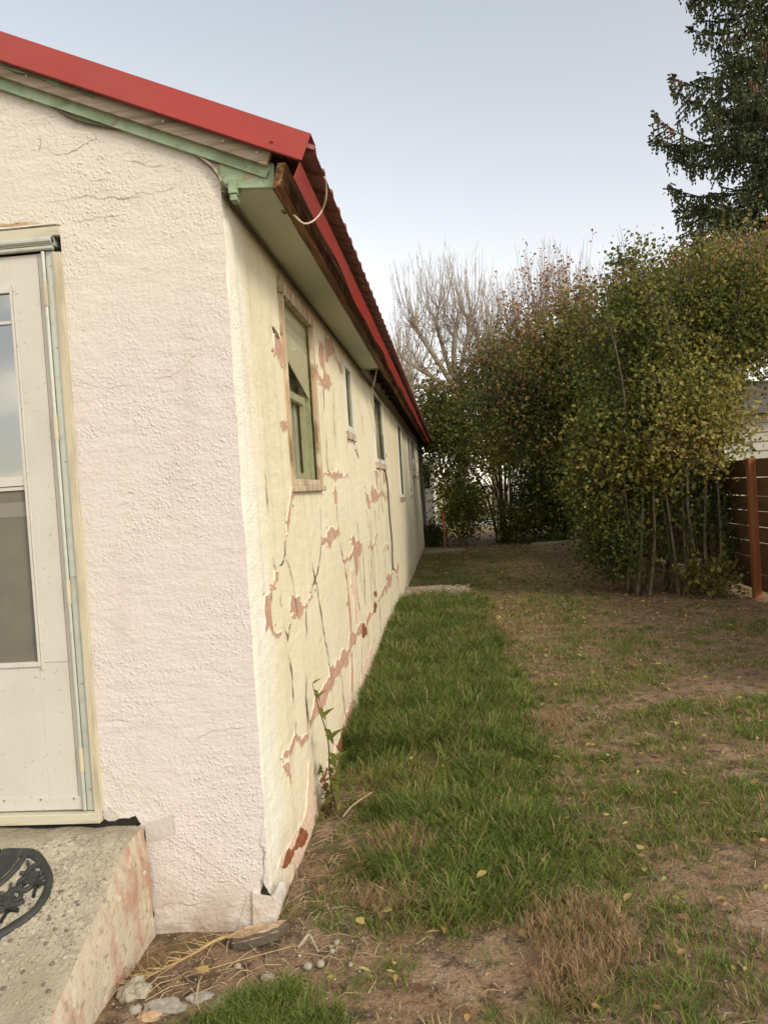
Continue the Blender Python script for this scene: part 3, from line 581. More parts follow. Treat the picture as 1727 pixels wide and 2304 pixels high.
# windows on the long wall
def window(w_, style):
    nme, y0, y1, z0, z1 = w_; cx = wallx((y0+y1)/2, (z0+z1)/2)
    t = .05 if style == 'old' else .045; fm = 'wframe' if style == 'old' else 'white'
    f = MB(); po = .020 if style == 'old' else .014
    if style == 'old':
        f.box(cx-.006, cx+po, y0-.030, y0+.006, z0-.01, z1+.02); f.box(cx-.006, cx+po, y1-.012, y1+.030, z0-.01, z1+.0)
        f.box(cx-.006, cx+po+.004, y0+.006, y1+.030, z1-.040, z1+.02); f.box(cx-.006, cx+po-.008, y0+.02, y1-.03, z0-.01, z0+.02)
        f.box(cx+.0, cx+po+.006, y0-.045, y0-.01, z1-.04, z1+.045)
    else:
        f.box(cx-.02, cx+po, y0-.02, y0+t, z0-.0, z1); f.box(cx-.02, cx+po, y1-t, y1+.02, z0, z1)
        f.box(cx-.02, cx+po, y0+t, y1-t, z1-t, z1); f.box(cx-.02, cx+po, y0+t, y1-t, z0, z0+t)
    wf = f.build('window', fm, H, bevel=.002)
    a = MB(); s0, s1 = y0+.03, y1-.035; zm = (z0+z1)/2
    sm_ = 'sash' if style == 'old' else 'white'; X0 = cx-.075; X1 = cx-.045
    for (p, q, r_, s_) in ((s0, s0+.035, z0+.02, z1-.05), (s1-.035, s1, z0+.02, z1-.05)): a.box(X0, X1, p, q, r_, s_)
    for zc in (z0+.04, zm, z1-.07): a.box(X0+.002, X1-.002, s0+.035, s1-.035, zc-.02, zc+.02)
    if style == 'slide': a.box(X0+.002, X1-.001, (s0+s1)/2-.025, (s0+s1)/2+.025, z0+.05, z1-.05)
    a.build('sash', sm_, wf)
    g = MB(); g.box(cx+.004, cx+.007, y0+.02, y1-.03, z0+.015, z1-.03); g.build('pane', 'glass', wf)
    if style == 'old':
        r = MB(); r.prism([Vector((cx-.03, y0+.0, zm+.22)), Vector((cx-.03, y1, zm+.02)), Vector((cx-.03, y1, z1)), Vector((cx-.03, y0, z1))], Vector((.003, 0, 0))); r.build('blind', 'blindm', wf)  # added sheet: grey sky reflection painted in, slanted bottom as the mirrored eave
        r = MB(); [r.box(cx-.100, cx-.094, y0+a_, y0+c_, z0+.02, z1-.35) for a_, c_ in ((.13, .19), (.22, .30), (.34, .45), (.48, .60), (.63, .775))]; r.build('curtain', 'white', wf)
        s = MB(); vs = []
        s.box(cx-.02, cx+.034, y0-.035, y1+.045, z0-.045, z0-.012); s.build('sill', 'wframe', wf, bevel=.006)
    else:
        r = MB(); r.box(cx-.1, cx-.09, y0+.05, y1-.05, z0, z1); r.build('blind', 'screen', wf)
        s = MB(); s.box(cx-.01, cx+.02, y0-.01, y1+.01, z0-.06, z0-.004); s.build('sill', 'wframe', wf, bevel=.003)
    # reveal behind the frame keeps the opening closed from the side
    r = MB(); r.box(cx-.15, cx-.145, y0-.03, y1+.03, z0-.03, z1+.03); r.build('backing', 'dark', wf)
    r = MB(); r.box(cx-.145, cx-.022, y1+.0, y1+.015, z0-.02, z1+.02); r.box(cx-.145, cx-.022, y0-.015, y0, z0-.02, z1+.02); r.box(cx-.145, cx-.022, y0, y1, z0-.02, z0-.005); r.box(cx-.145, cx-.022, y0, y1, z1+.005, z1+.02)
    if style == 'old':
        for k_ in range(3): r.box(cx-.135+.028*k_, cx-.125+.028*k_, y1-.018-.006*k_, y1, z0, z1)
    r.build('reveal', sm_, wf)
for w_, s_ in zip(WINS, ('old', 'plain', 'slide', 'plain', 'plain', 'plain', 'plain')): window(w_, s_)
b = MB(); patch(b, 'd3', [(118,1082),(168,1100),(182,1150),(186,1215),(124,1192)], 0, 'x', 2, .08, .006); b.build('patched_sill', 'greypatch', H)

# door
DO = MB()
fr = MB(); fr.box(-1.395, -1.365, FY-.014, FY+.08, DZ0+.04, DZ1-.10); fr.box(DX0, DX0+.03, FY-.014, FY+.08, DZ0+.04, DZ1-.10)
frm = fr.build('door_frame', 'casing', H, bevel=.002)
hd = MB(); hd.box(DX0, -1.365, FY-.010, FY+.08, 2.606, 2.640); hd.build('lintel', 'header', frm, bevel=.002)
hd = MB(); hd.box(DX0+.03, -1.390, FY-.020, FY+.07, 2.572, 2.603); hd.tube([(DX0+.03, FY-.020, 2.588), (-1.390, FY-.020, 2.588)], .013, 10); hd.tube([(DX0+.03, FY-.014, 2.562), (-1.390, FY-.014, 2.562)], .009, 10)
hd.build('moulding', 'alu', frm, smooth=False)
hd = MB(); hd.box(DX0, -1.37, FY-.012, FY-.004, 2.646, 2.651); hd.build('drip_edge', 'white', frm)
hd = MB(); patch(hd, 'c2', [(0,152),(0,138),(100,132),(200,128),(240,136),(250,146),(120,150)], 0, 'y', 2, .05, .003); hd.build('bare_wood', 'tan', frm)
hd = MB(); hd.box(DX0, -1.368, FY-.030, FY+.06, .428, .466); hd.build('threshold', 'header', frm, bevel=.003)
al = MB(); al.box(-1.4255, -1.3955, FY-.004, FY+.05, .470, 2.555); al.tube([(-1.431, FY-.012, .475), (-1.431, FY-.012, 2.55)], .0065, 10); hs = al.build('hinge_strip', 'alu', frm)
for z in (2.35, 1.86, 1.25, .62):
    h = MB(); h.tube([(-1.431, FY-.0125, z), (-1.431, FY-.0125, z+.09)], .0085, 10); h.build('hinge', 'casing', frm)
for z in (2.50, 2.20, 1.78, 1.35, .95, .55):
    h = MB(); h.tube([(-1.408, FY-.004, z), (-1.408, FY-.0075, z)], .0035, 8); h.build('screw', 'steel', frm)
dr = MB(); R_, L_ = -1.4385, -2.33; g0, g1 = -1.573, -2.20
dr.box(g0, R_, FY+.000, FY+.035, .470, 2.548); dr.box(L_, g1, FY+.000, FY+.035, .470, 2.548); dr.box(g1, g0, FY, FY+.035, 2.414, 2.548); dr.box(g1, g0, FY, FY+.035, .470, 1.037)
door = dr.build('storm_door', 'door', H, bevel=.0015)
r = MB()
for (x0, x1, z0, z1) in ((g0, g0+.010, 1.02, 2.43), (g0+.012, g0+.020, 1.008, 2.442)):
    r.box(x0, x1, FY-.008, FY-.0002, z0, z1)
for (z0, z1) in ((1.02, 1.037), (2.414, 2.43)): r.box(g1, g0, FY-.007, FY-.0002, z0, z1)
for (z0, z1) in ((2.300, 2.312), (1.700, 1.735)): r.box(g1, g0, FY-.003, FY+.012, z0, z1)
r.box(g1, g0-.0, FY+.002, FY+.012, 1.684, 1.698)
r.build('glazing_bead', 'door', door, bevel=.001)
r = MB(); r.box(L_+.005, R_-.012, FY-.0012, FY-.0001, 1.033, 1.0345)
r.box(R_-.020, R_-.018, FY-.0015, FY-.0001, .475, 2.545); r.build('seam', 'softcrack', door)
r = MB(); r.box(L_+.005, R_-.004, FY-.004, FY-.0002, .474, .523); r.build('kick_plate', 'door', door, bevel=.001)
for xx in (-1.475, -1.605, -1.75):
    r = MB(); r.tube([(xx, FY-.004, .515), (xx, FY-.0065, .515)], .004, 8); r.build('screw', 'steel', door)
r = MB(); r.box(g1, g0, FY+.006, FY+.009, 1.735, 2.300); r.box(g1, g0, FY+.006, FY+.009, 2.312, 2.414); r.build('pane', 'dglass', door)
r = MB(); r.box(g1, g0, FY+.010, FY+.013, 1.037, 1.684); r.build('screen', 'screen', door)
r = MB(); r.box(g1, g0, FY+.0085, FY+.0098, 1.585, 1.640); r.build('screen_bar', 'seamm', door)
r = MB(); r.box(g1, g0, FY+.05, FY+.06, 1.0, 2.42); r.build('inner_door', 'screen', door)
r = MB(); r.box(L_+.02, L_+.05, FY-.012, FY, 1.25, 1.45); r.tube([(L_+.035, FY-.01, 1.38), (L_+.035, FY-.05, 1.38), (L_+.09, FY-.05, 1.38)], .007, 8); r.build('handle', 'steel', door)

# ------------------------------------------------------------------ concrete step, mat
def stepz(x, y):
    return .414-.012*(x+1.2) - max(0, 2.60-y)*.44 + .006*mn.noise((x*6, y*6, 0))+.003*mn.noise((x*25, y*25, 0))
b = MB(); X = np.linspace(-2.75, -1.215, 60); Y = np.linspace(1.55, FY-.012, 60); k = len(X)
for y in Y:
    for x in X:
        e = max(0, (x+1.245)/.03); z = stepz(x, y)-.010*e*e
        if y > FY-.06: z -= .012*(.5+.5*mn.noise((x*9, 0, 4)))
        b.v.append((x, y, z))
for j in range(len(Y)-1):
    for i in range(k-1): b.f.append((j*k+i, j*k+i+1, (j+1)*k+i+1, (j+1)*k+i)); b.m.append(0)
Zs = 9; base = len(b.v)
for j, y in enumerate(Y):
    for q in range(Zs):
        t = q/(Zs-1); zt = stepz(-1.215, y)-.010; x = -1.215+.018*math.sin(min(1, t*3)*1.57)+.007*mn.noise((0, y*7, t*5))*(t > 0); b.v.append((x, y, zt*(1-t)-.06*t))
for j in range(len(Y)-1):
    for q in range(Zs-1): a = base+j*Zs+q; b.f.append((a, a+1, a+Zs+1, a+Zs)); b.m.append(1)
b.add([(-2.75, 1.55, -.05), (-1.215, 1.55, -.05), (-1.215, 1.55, -.02), (-2.75, 1.55, -.02)], [(0, 1, 2, 3)])
st = b.build('concrete_step', ['concrete', 'conside'], smooth=True)
tag(st, 'worn pebbly concrete step with a peeling pink side below the door', 'step')
g_ = MB(); g_.box(-2.36, -1.24, FY-.010, FY-.002, .39, .4265); g_.build('gap', 'dark', H)
# aggregate stones bedded in the step
b = MB()
def rock(b, c, r, sq=(1, 1, .7), mi=0, sub=2, seed=0, amp=.22):
    ph = [(0, 0, 1), (0, 0, -1)]; n1, n2 = 4+sub, 7+sub*2; vs = []
    for i in range(1, n1):
        th = math.pi*i/n1
        for j in range(n2): a = 2*math.pi*j/n2; vs.append(Vector((math.sin(th)*math.cos(a), math.sin(th)*math.sin(a), math.cos(th))))
    vs = [Vector((0, 0, 1))]+vs+[Vector((0, 0, -1))]
    out = []
    for v in vs:
        k = 1+amp*mn.noise((v.x*1.6+seed*3.7, v.y*1.6, v.z*1.6+seed)); out.append((c[0]+v.x*r*sq[0]*k, c[1]+v.y*r*sq[1]*k, c[2]+v.z*r*sq[2]*k))
    f = [(0, 1+j, 1+(j+1) % n2) for j in range(n2)]
    for i in range(n1-2):
        for j in range(n2): f.append((1+i*n2+j, 1+(i+1)*n2+j, 1+(i+1)*n2+(j+1) % n2, 1+i*n2+(j+1) % n2))
    e = len(out)-1; f += [(e, 1+(n1-2)*n2+(j+1) % n2, 1+(n1-2)*n2+j) for j in range(n2)]
    b.add(out, f, mi)
for i in range(800):
    x = random.uniform(-1.75, -1.235); y = 2.47-abs(random.gauss(0, .25))+.25*(x+1.24)
    if y < 1.6: continue
    rock(b, (x, y, stepz(x, y)-.002), random.choice([random.uniform(.002, .006), random.uniform(.003, .011)]), (1, 1, .5), random.choice([0, 1, 1, 2]), 0, i)
ag = b.build('aggregate', ['stone', 'stone2', 'stone3'], st, smooth=True); tag(ag, kind='stuff')

def smz(x, y): return stepz(x, y)+.006
b = MB(); MC = Vector((-1.85, 2.545))
def strip(b, pts, wd, h=.012, z0=0.0):
    pts = [Vector(p) for p in pts]; n = len(pts); vs = []
    for i, p in enumerate(pts):
        t = pts[min(i+1, n-1)]-pts[max(i-1, 0)]; t = t.normalized() if t.length > 1e-9 else Vector((1, 0)); q = Vector((-t.y, t.x))*wd/2
        for sg, hh in ((1, 0), (1, h*.7), (0, h), (-1, h*.7), (-1, 0)):
            r = p+q*sg; vs.append((r.x, r.y, stepz(r.x, r.y)+z0+hh))
    b.add(vs, [(i*5+j, i*5+j+1, (i+1)*5+j+1, (i+1)*5+j) for i in range(n-1) for j in range(4)]+[(0, 1, 2, 3, 4), tuple((n-1)*5+j for j in range(4, -1, -1))])
half = [(-1.653,2.548),(-1.56,2.548),(-1.525,2.538),(-1.493,2.520),(-1.458,2.489),(-1.43,2.457),(-1.416,2.415),(-1.414,2.38),(-1.422,2.345),(-1.442,2.317),(-1.469,2.290),(-1.50,2.262),(-1.56,2.230),(-1.65,2.20),(-1.75,2.185),(-1.85,2.18)]
half = [tuple(p[:2]) for p in catm([(x, y, 0) for x, y in half], 3)]
full = half+[(2*MC.x-x, y) for x, y in half[::-1]]
strip(b, full, .024, .015); strip(b, [(-1.66, 2.548), (-2.04, 2.548)], .024, .015)
mt_r = b
fld = MB(); NN = 24
for i in range(NN+1):
    for j in range(9):
        a = -math.pi*i/NN; x = MC.x+.275*math.cos(a)*j/8; y = 2.54-.20*abs(math.sin(a))*j/8; fld.v.append((x, y, stepz(x, y)+.008))
for i in range(NN):
    for j in range(8): fld.f.append((i*9+j, i*9+j+1, (i+1)*9+j+1, (i+1)*9+j)); fld.m.append(0)
arc = [-math.pi*q/40 for q in range(41)]
strip(mt_r, [(MC.x+.29*math.cos(a), 2.54-.215*abs(math.sin(a))) for a in arc], .016, .015)
for i in range(19):                       # scroll ring
    a = -math.pi*(i+.5)/19; cx, cy = MC.x+.362*math.cos(a), 2.51-.262*abs(math.sin(a))**.9; rad = Vector((math.cos(a), math.sin(a)*.75)); tan = Vector((-rad.y, rad.x)); sg = 1 if i % 2 else -1
    pts = []
    for q in range(24):
        t = q/23; ang = t*3.2*math.pi; rr = .036*(1-t*.8); pts.append(Vector((cx, cy))+rad*math.cos(ang)*rr*1.15+tan*math.sin(ang)*rr*sg)
    strip(mt_r, pts, .013, .013)
    strip(mt_r, [Vector((cx, cy))+rad*.055+tan*-.035, Vector((cx, cy))+rad*.015+tan*.045*sg, Vector((cx, cy))-rad*.05+tan*.03], .010, .012)
mo = thing('doormat', (MC.x, 2.4, .40), 'black half-round rubber doormat with scroll pattern on the concrete step', 'doormat')
mt_r.build('scroll_border', 'rubber', mo, smooth=True); fld.build('centre_field', 'rubber', mo)

# ------------------------------------------------------------------ cables
def cable(name, pts, r, m_, label):
    o = MB().tube(catm(pts), r, 6).build(name, m_, smooth=True); return tag(o, label, 'cable')
yf = FY-.016
c1 = [on_y('c1', x, y, yf) for x, y in ((-60,348),(40,378),(110,400),(220,455),(330,515),(480,548),(610,575),(700,600),(780,630),(850,672),(905,715),(950,770),(970,812))]
c1 += [Vector((WX+.014, FY+.06, 2.69)), Vector((WX+.012, 3.3, 2.695)), Vector((WX+.013, 4.2, 2.698)), Vector((WX+.012, 5.5, 2.698)), Vector((WX+.012, 6.9, 2.70)), Vector((WX+.02, 8.3, 2.66)), Vector((WX+.05, 9.2, 2.60)), Vector((WX+.06, 9.8, 2.62))]
cable('cable', c1, .006, 'cable_d', 'dark painted cable running down the gable edge and along under the eave')
c2 = [on_y('c1', x, y, yf-.004) for x, y in ((-60,342),(60,388),(160,415),(300,470),(420,500),(560,555),(700,595),(800,640),(880,690),(925,730),(960,790),(965,806))]
cable('cable', c2, .005, 'wwood', 'beige cable lying beside the dark one along the top of the pinkish wall')
lp = [(.0,)]
def exy(x, y, z, dx=0): return on_y('d6', x, y, z)
c3 = [on_x('d6', x, y, X) for x, y, X in ((1010,738,-.60),(945,765,-.585),(945,785,-.58),(1030,790,-.56),(1070,820,-.50),(1150,885,-.47),(1240,860,-.44),(1320,770,-.42),(1365,640,-.395),(1368,500,-.385),(1350,430,-.38))]
cable('wire_loop', c3, .0035, 'cable_l', 'loose loop of pale wire hanging over the brown eave board and red trim')
c4 = [on_x('c3', x, y, X) for x, y, X in ((655,470,-.57),(665,520,-.57),(700,600,-.57),(735,665,-.57),(752,680,-.56))]
cable('wire', c4, .0035, 'cable_l', 'short pale wire stuck behind the brown eave board above the tall window')
c4 = [on_x('c3', x, y, X) for x, y, X in ((905,900,-.57),(930,960,-.575),(960,1010,-.575),(1000,1050,-.56))]
cable('wire', c4, .003, 'cable_l', 'thin white wire sagging under the soffit further along the eave')
c5 = [Vector((-.60, 7.1, 2.74)), Vector((-.62, 7.15, 2.66)), Vector((-.66, 7.3, 2.60)), Vector((-.70, 7.45, 2.52)), Vector((-.72, 7.9, 2.3)), Vector((-.725, 8.1, 2.05)), Vector((-.73, 8.3, 1.90)), Vector((-.745, 8.35, 1.6)), Vector((-.745, 8.36, 1.35))]
cable('wire', c5, .006, 'cable_l', 'white wire hanging from the end of the soffit across the sliding window')
c6 = [on_x('c4', x, y, WX+.012) for x, y in ((948,-70),(955,60),(965,170),(985,300),(1000,520),(1015,680),(1020,850),(1028,890))]
cable('cable', c6, .010, 'cable_d', 'dark cable running straight down the cream wall beside the sliding window')

# ------------------------------------------------------------------ trailer behind the house, far left background
T = thing('camper_trailer', (-1.5, 25.5, 0), 'white camper trailer with a rounded lower edge, just past the far end of the house', 'trailer')
b = MB(); P = []
for t in np.linspace(0, 1, 9): a = t*math.pi/2; P.append(Vector((-.53-.28*(1-math.sin(a)) if 0 else -.53-.28+.28*math.sin(a), 24.4, .17+.34*(1-math.cos(a)))))
P += [Vector((-.53, 24.4, 2.45)), Vector((-.60, 24.4, 2.55)), Vector((-2.6, 24.4, 2.58)), Vector((-2.68, 24.4, 2.45)), Vector((-2.68, 24.4, .17))]
b.prism(P, Vector((0, 4.6, 0))); b.build('body', 'trailer', T, bevel=.02)
b = MB(); b.box(-.80, -.62, 24.38, 24.397, 1.55, 2.3); b.box(-1.9, -.9, 24.38, 24.397, 1.55, 2.3); b.build('window', 'dark', T)
for yv in (26.2, 27.2):
    b = MB(); b.tube([(-.75, yv, .33), (-.57, yv, .33)], .33, 20); b.build('wheel', 'rubber', T)
b = MB(); b.box(-1.65, -1.55, 23.75, 24.4, .35, .43); b.build('hitch', 'steel', T)
# stake
sk = thing('wooden_stake', (-.21, 19.2, 0), 'thin wooden survey stake with an orange-painted tip near the far end of the wall', 'stake')
b = MB(); b.box(-.232, -.192, 19.19, 19.21, -.05, .70); b.build('shaft', 'stake', sk); b = MB(); b.prism([Vector((-.234, 19.188, .70)), Vector((-.190, 19.188, .70)), Vector((-.190, 19.188, .93)), Vector((-.234, 19.188, .94))], Vector((0, .024, 0))); b.build('tip', 'stake_t', sk)

# ------------------------------------------------------------------ fence
FX = 3.66
F = thing('fence', (FX, 9.7, 0), 'stained brown board fence of wide horizontal slats with bright gaps and an orange-brown post', 'fence')
gaps = [.075, .285, .475, .67, .86, 1.05, 1.235, 1.46, 1.69]
for py0, py1 in ((4.86, 7.23), (7.29, 9.64), (9.70, 12.05), (12.11, 14.46), (14.52, 16.87)):
    for z0, z1 in zip(gaps[:-1], gaps[1:]):
        b = MB(); q = [random.uniform(-.003, .003) for _ in range(4)]; X0 = FX+.022+random.uniform(-.003, .003)
        z0a, z1a = z0+.004, z1-.004
        b.prism([Vector((X0, py0, z0a+q[0])), Vector((X0, py1, z0a+q[1])), Vector((X0, py1, z1a+q[2])), Vector((X0, py0, z1a+q[3]))], Vector((.02, 0, 0)))
        b.build('slat', 'fence', F)
for yv in (4.83, 7.26, 9.67, 12.08, 14.49, 16.9):
    b = MB(); b.box(FX-.07, FX+.02, yv-.045, yv+.045, -.1, 1.70); b.build('post', 'post', F, bevel=.004)
b = MB(); rock(b, (3.75, 9.25, .03), .11, (1.1, 1, .45), 0, 2, 5); tag(b.build('dark_stone', 'tar', smooth=True), 'small dark lump on the ground at the foot of the fence', 'stone')

# shed behind the fence
SH = thing('shed', (6.8, 15.6, 0), 'pale grey lap-sided shed showing above the brown fence', 'shed')
b = MB(); z = -.05; i = 0
while z < 2.45:
    x0 = 4.80; b.prism([Vector((x0, 13.985, z)), Vector((x0, 14.018, z+.158)), Vector((x0, 14.03, z+.158)), Vector((x0, 14.03, z))], Vector((5, 0, 0))); z += .16
b.box(4.80, 9.8, 14.03, 18, -.05, 2.5); b.build('wall', 'siding', SH)
b = MB(); b.prism([Vector((4.62, 13.75, 2.50)), Vector((4.62, 16.0, 3.2)), Vector((4.62, 18.25, 2.5)), Vector((4.62, 18.25, 2.58)), Vector((4.62, 16.0, 3.29)), Vector((4.62, 13.75, 2.58))], Vector((5.4, 0, 0))); b.build('roof', 'shingle', SH)
b = MB(); b.box(4.79, 4.86, 13.985, 13.998, -.05, 2.5); b.build('corner_trim', 'white', SH)

# white house glimpsed between the stems
WH = thing('white_house', (7, 40, 0), 'white house half hidden far behind the shrubs', 'house')
b = MB(); b.box(3.4, 12, 38, 46, 0, 2.7); b.build('wall', 'wallp', WH)
b = MB(); b.prism([Vector((3.0, 37.6, 2.7)), Vector((12.4, 37.6, 2.7)), Vector((7.7, 37.6, 4.8))], Vector((0, 8.8, 0))); b.build('roof', 'shingle', WH)
for x in (4.6, 8.2):
    b = MB(); b.box(x, x+1, 37.96, 37.999, .95, 2.0); b.build('window', 'dark', WH)

# ------------------------------------------------------------------ vegetation
def leafmesh(C, size, tint, droop=.35, aspect=.42, seed=0):
    """folded heart leaves; C (n,3), size (n,), tint (n,)"""
    r = np.random.default_rng(seed); n = len(C)
    a = r.uniform(0, 2*np.pi, n); el = r.normal(-droop, .6, n)
    u = np.stack([np.cos(a)*np.cos(el), np.sin(a)*np.cos(el), np.sin(el)], -1)
    q = r.normal(size=(n, 3)); q[:, 2] *= .6; v = np.cross(u, q); v /= np.linalg.norm(v, axis=1, keepdims=True)+1e-9; wv = np.cross(u, v)
    prof = [(0, 0, 0), (.22, aspect, .16), (.62, aspect*.72, .12), (1.05, 0, -.10), (.62, -aspect*.72, .12), (.22, -aspect, .16)]
    P = np.stack([C+size[:, None]*(u*(p-.3)+v*q_+wv*w_) for p, q_, w_ in prof], 1).reshape(-1, 3)
    b = (np.arange(n)*6)[:, None]; return P, np.concatenate([b+np.array([[0, 1, 2, 3]]), b+np.array([[0, 3, 4, 5]])]), np.repeat(tint, 6)
GREEN = [(0, (.034, .056, .012)), (.3, (.080, .106, .020)), (.5, (.165, .160, .032)), (.65, (.27, .235, .055)), (.78, (.33, .27, .08)), (.88, (.23, .13, .06)), (1, (.17, .085, .055))]
M['lilac'] = foliage('lilac_leaves', GREEN)
def shrub(name, label, base, blobs, nclus, leaf, stems, seed, tintf, perc=16, spread=.14, reach=.6, group='shrubs along the yard edge', sr=.017, thr=.0):
    r = np.random.default_rng(seed); random.seed(seed)
    root = thing(name, (base[0], base[1], 0), label, 'shrub', group)
    tot = sum(q[6] for q in blobs); C = []
    for (cx, cy, cz, rx, ry, rz_, wgt) in blobs:
        k = int(nclus*wgt/tot); got = 0
        while got < k:
            d = Vector((random.gauss(0, 1), random.gauss(0, 1), random.gauss(0, 1))).normalized(); t = random.random()**.38
            t *= 1+.30*mn.noise((d.x*2.0+seed, d.y*2.0, d.z*2.0))*2
            p = Vector((cx+d.x*rx*t, cy+d.y*ry*t, cz+d.z*rz_*t))
            if p.z < .08 or mn.noise((p.x*1.5+seed, p.y*1.5, p.z*1.5)) < thr-.25*random.random(): 
                if random.random() > .12: continue
            C.append(p); got += 1
    n = len(C); CA = np.array(C); nl = r.integers(perc//2, perc*3//2, n); rep = np.repeat(np.arange(n), nl)
    sprd = spread*r.uniform(.5, 1.7, n); P = CA[rep]+r.normal(size=(len(rep), 3))*sprd[rep][:, None]*np.array([1, 1, .9])
    P[:, 2] = np.maximum(P[:, 2], .02)
    tc_ = tintf(CA, r); tn = np.clip(tc_[rep]+r.normal(size=len(rep))*.06, 0, 1)
    V, Fc, T_ = leafmesh(P, leaf*r.uniform(.45, 1.25, len(rep)), tn, seed=seed)
    npmesh('foliage', V, [Fc], 'lilac', root, T_)
    b = MB(); pts = []
    for i in range(stems):                       # main stems: from the base out to the crown
        c = C[random.randrange(n)]; tgt = max((C[random.randrange(n)] for _ in range(3)), key=lambda q: q.z)
        a = random.uniform(0, 6.28); s = Vector((base[0]+math.cos(a)*reach*random.random(), base[1]+math.sin(a)*reach*random.random(), -.05))
        mid = s.lerp(tgt, .45); mid.x = s.x+(tgt.x-s.x)*.25+random.uniform(-.12, .12); mid.y = s.y+(tgt.y-s.y)*.25+random.uniform(-.12, .12)
        q1 = s.lerp(mid, .4)+Vector((random.uniform(-.06, .06), random.uniform(-.06, .06), 0)); q2 = mid.lerp(tgt, .5)+Vector((random.uniform(-.12, .12), random.uniform(-.12, .12), .1))
        cu = catm([s, q1, mid, q2, tgt], 5); r0_ = sr*random.uniform(.6, 1.5); b.tube(cu, [r0_*(1-.8*k/len(cu)) for k in range(len(cu))], 6); pts += cu[6:]
    tw = MB(); KP = np.array([tuple(p) for p in pts])
    for i in range(0, n, 2):
        c = C[i]; k = int(np.argmin(((KP-CA[i])**2).sum(1)+r.uniform(0, .15, len(KP)))); s = Vector(KP[k])
        if (s-c).length > 1.6: continue
        m1 = s.lerp(c, .5)+Vector((random.uniform(-.08, .08), random.uniform(-.08, .08), random.uniform(-.02, .12))); e = c+(c-m1).normalized()*.12
        tw.tube([s, m1, c, e], [.007, .005, .0035, .0015], 4, cap=False)
    cen = CA.mean(0)
    for i in range(0, n, 4):                     # loose sprigs beyond the crown
        c = C[i]; d = (c-Vector(cen)).normalized(); 
        if d.z < -.3: continue
        e1 = c+d*random.uniform(.12, .3)+Vector((random.gauss(0, .08), random.gauss(0, .08), random.uniform(.05, .25))); tw.tube([c, c.lerp(e1, .5)+Vector((0, 0, .02)), e1], [.004, .003, .0015], 3, cap=False)
    b.build('stems', 'stem', root, smooth=True); tw.build('twigs', 'twig', root)
    return root
def mnv(C, s_): return np.array([mn.noise((c[0]*s_, c[1]*s_, c[2]*s_)) for c in C])
def tA(C, r):
    z = C[:, 2]; front = np.clip((11.0-C[:, 1])/1.0, -.2, 1); rt = np.clip((C[:, 0]-2.2)/1.5, 0, 1)
    t = .28+.20*front*np.clip((z-1.0)/.8, 0, 1)*(z < 3.2)+.12*rt*(z > 1.6)+.12*(mnv(C, .9) > .1)+r.normal(size=len(C))*.12
    t = np.where((z > 4.2) & (r.random(len(C)) < .25), .86, t); return np.where(z < 1.2, t-.06, t)
shrub('lilac_shrub', 'large lilac in front of the fence with yellow-green leaves and many bare stems', (2.95, 10.75), [(2.95, 11.1, 3.45, 1.05, 1.1, 1.25, 9), (4.0, 11.4, 3.8, 1.1, 1.2, 1.0, 8), (3.0, 10.3, 2.25, .78, .75, .62, 5), (2.2, 10.8, 1.75, .62, .7, .85, 4.2), (3.0, 10.8, 1.35, .95, .5, .5, 1.8), (2.9, 10.5, .75, .9, .35, .5, 1.2), (4.4, 11.2, 3.25, .8, .7, .55, 3), (2.15, 11.0, .7, .45, .5, .5, 1.6)], 2700, .055, 30, 21, tA, 24, .14, .75, sr=.021)
def tB(C, r):
    t = .34+r.normal(size=len(C))*.12+.3*mnv(C, 1.1); t = np.where(r.random(len(C)) < .26+.30*(C[:, 2] > 4), .86+r.normal(size=len(C))*.05, t)
    return t
shrub('lilac_shrub', 'tall brownish lilac behind the large one, arching over the middle of the yard', (2.9, 14.6), [(2.1, 14.6, 3.55, 1.15, 1.2, 1.25, 7), (3.5, 14.6, 3.8, 1.3, 1.3, 1.45, 9), (1.25, 15.0, 2.9, .85, 1, .85, 4), (2.6, 14.4, 2.4, 1.0, .9, .8, 4), (5.0, 14.0, 4.3, 1.3, 1.2, 1.3, 5)], 2500, .058, 26, 22, tB, 24, .17, .6, sr=.022)
def tC(C, r):
    t = .36+r.normal(size=len(C))*.13; t = t+.16*(C[:, 2] > 1.5)*(C[:, 2] < 3.4)*(C[:, 0] > .4); t = np.where((C[:, 2] > 3.9) & (r.random(len(C)) < .55), .90+r.normal(size=len(C))*.05, t)
    return t
shrub('lilac_shrub', 'back left lilac beside the end of the house, leafy to the ground', (1.45, 20.7), [(.15, 20.0, 2.6, .85, .9, 1.35, 6), (.25, 20.0, .95, .62, .6, .9, 3.2), (1.5, 20.4, 2.9, 1.15, 1, 1.0, 7), (.2, 20.6, 3.7, 1.1, 1.1, .95, 5), (1.8, 20.8, 4.5, 1.4, 1.1, 1.0, 6), (-.35, 20.6, 3.2, .7, .8, 1.0, 2.5), (1.9, 20.1, .55, .8, .35, .5, 1.6)], 2000, .072, 22, 23, tC, 20, .19, .45, sr=.03)
shrub('lilac_shrub', 'dark green lilac at the back centre between the stemmy one and the large front one', (3.1, 20.6), [(2.6, 20.4, 1.4, .75, .8, 1.35, 5), (3.7, 20.2, 2.2, 1.2, 1, 1.7, 7), (3.3, 20.6, 4.2, 1.7, 1.2, 1.4, 7), (4.6, 21.0, 1.6, 1.4, .8, 1.5, 6), (2.5, 21.8, 1.0, .8, .6, 1.1, 4)], 1900, .085, 14, 24, lambda C, r: .27+r.normal(size=len(C))*.12+.4*(C[:, 2] > 4.6)*(r.random(len(C)) < .5), 16, .19, .5, sr=.03)
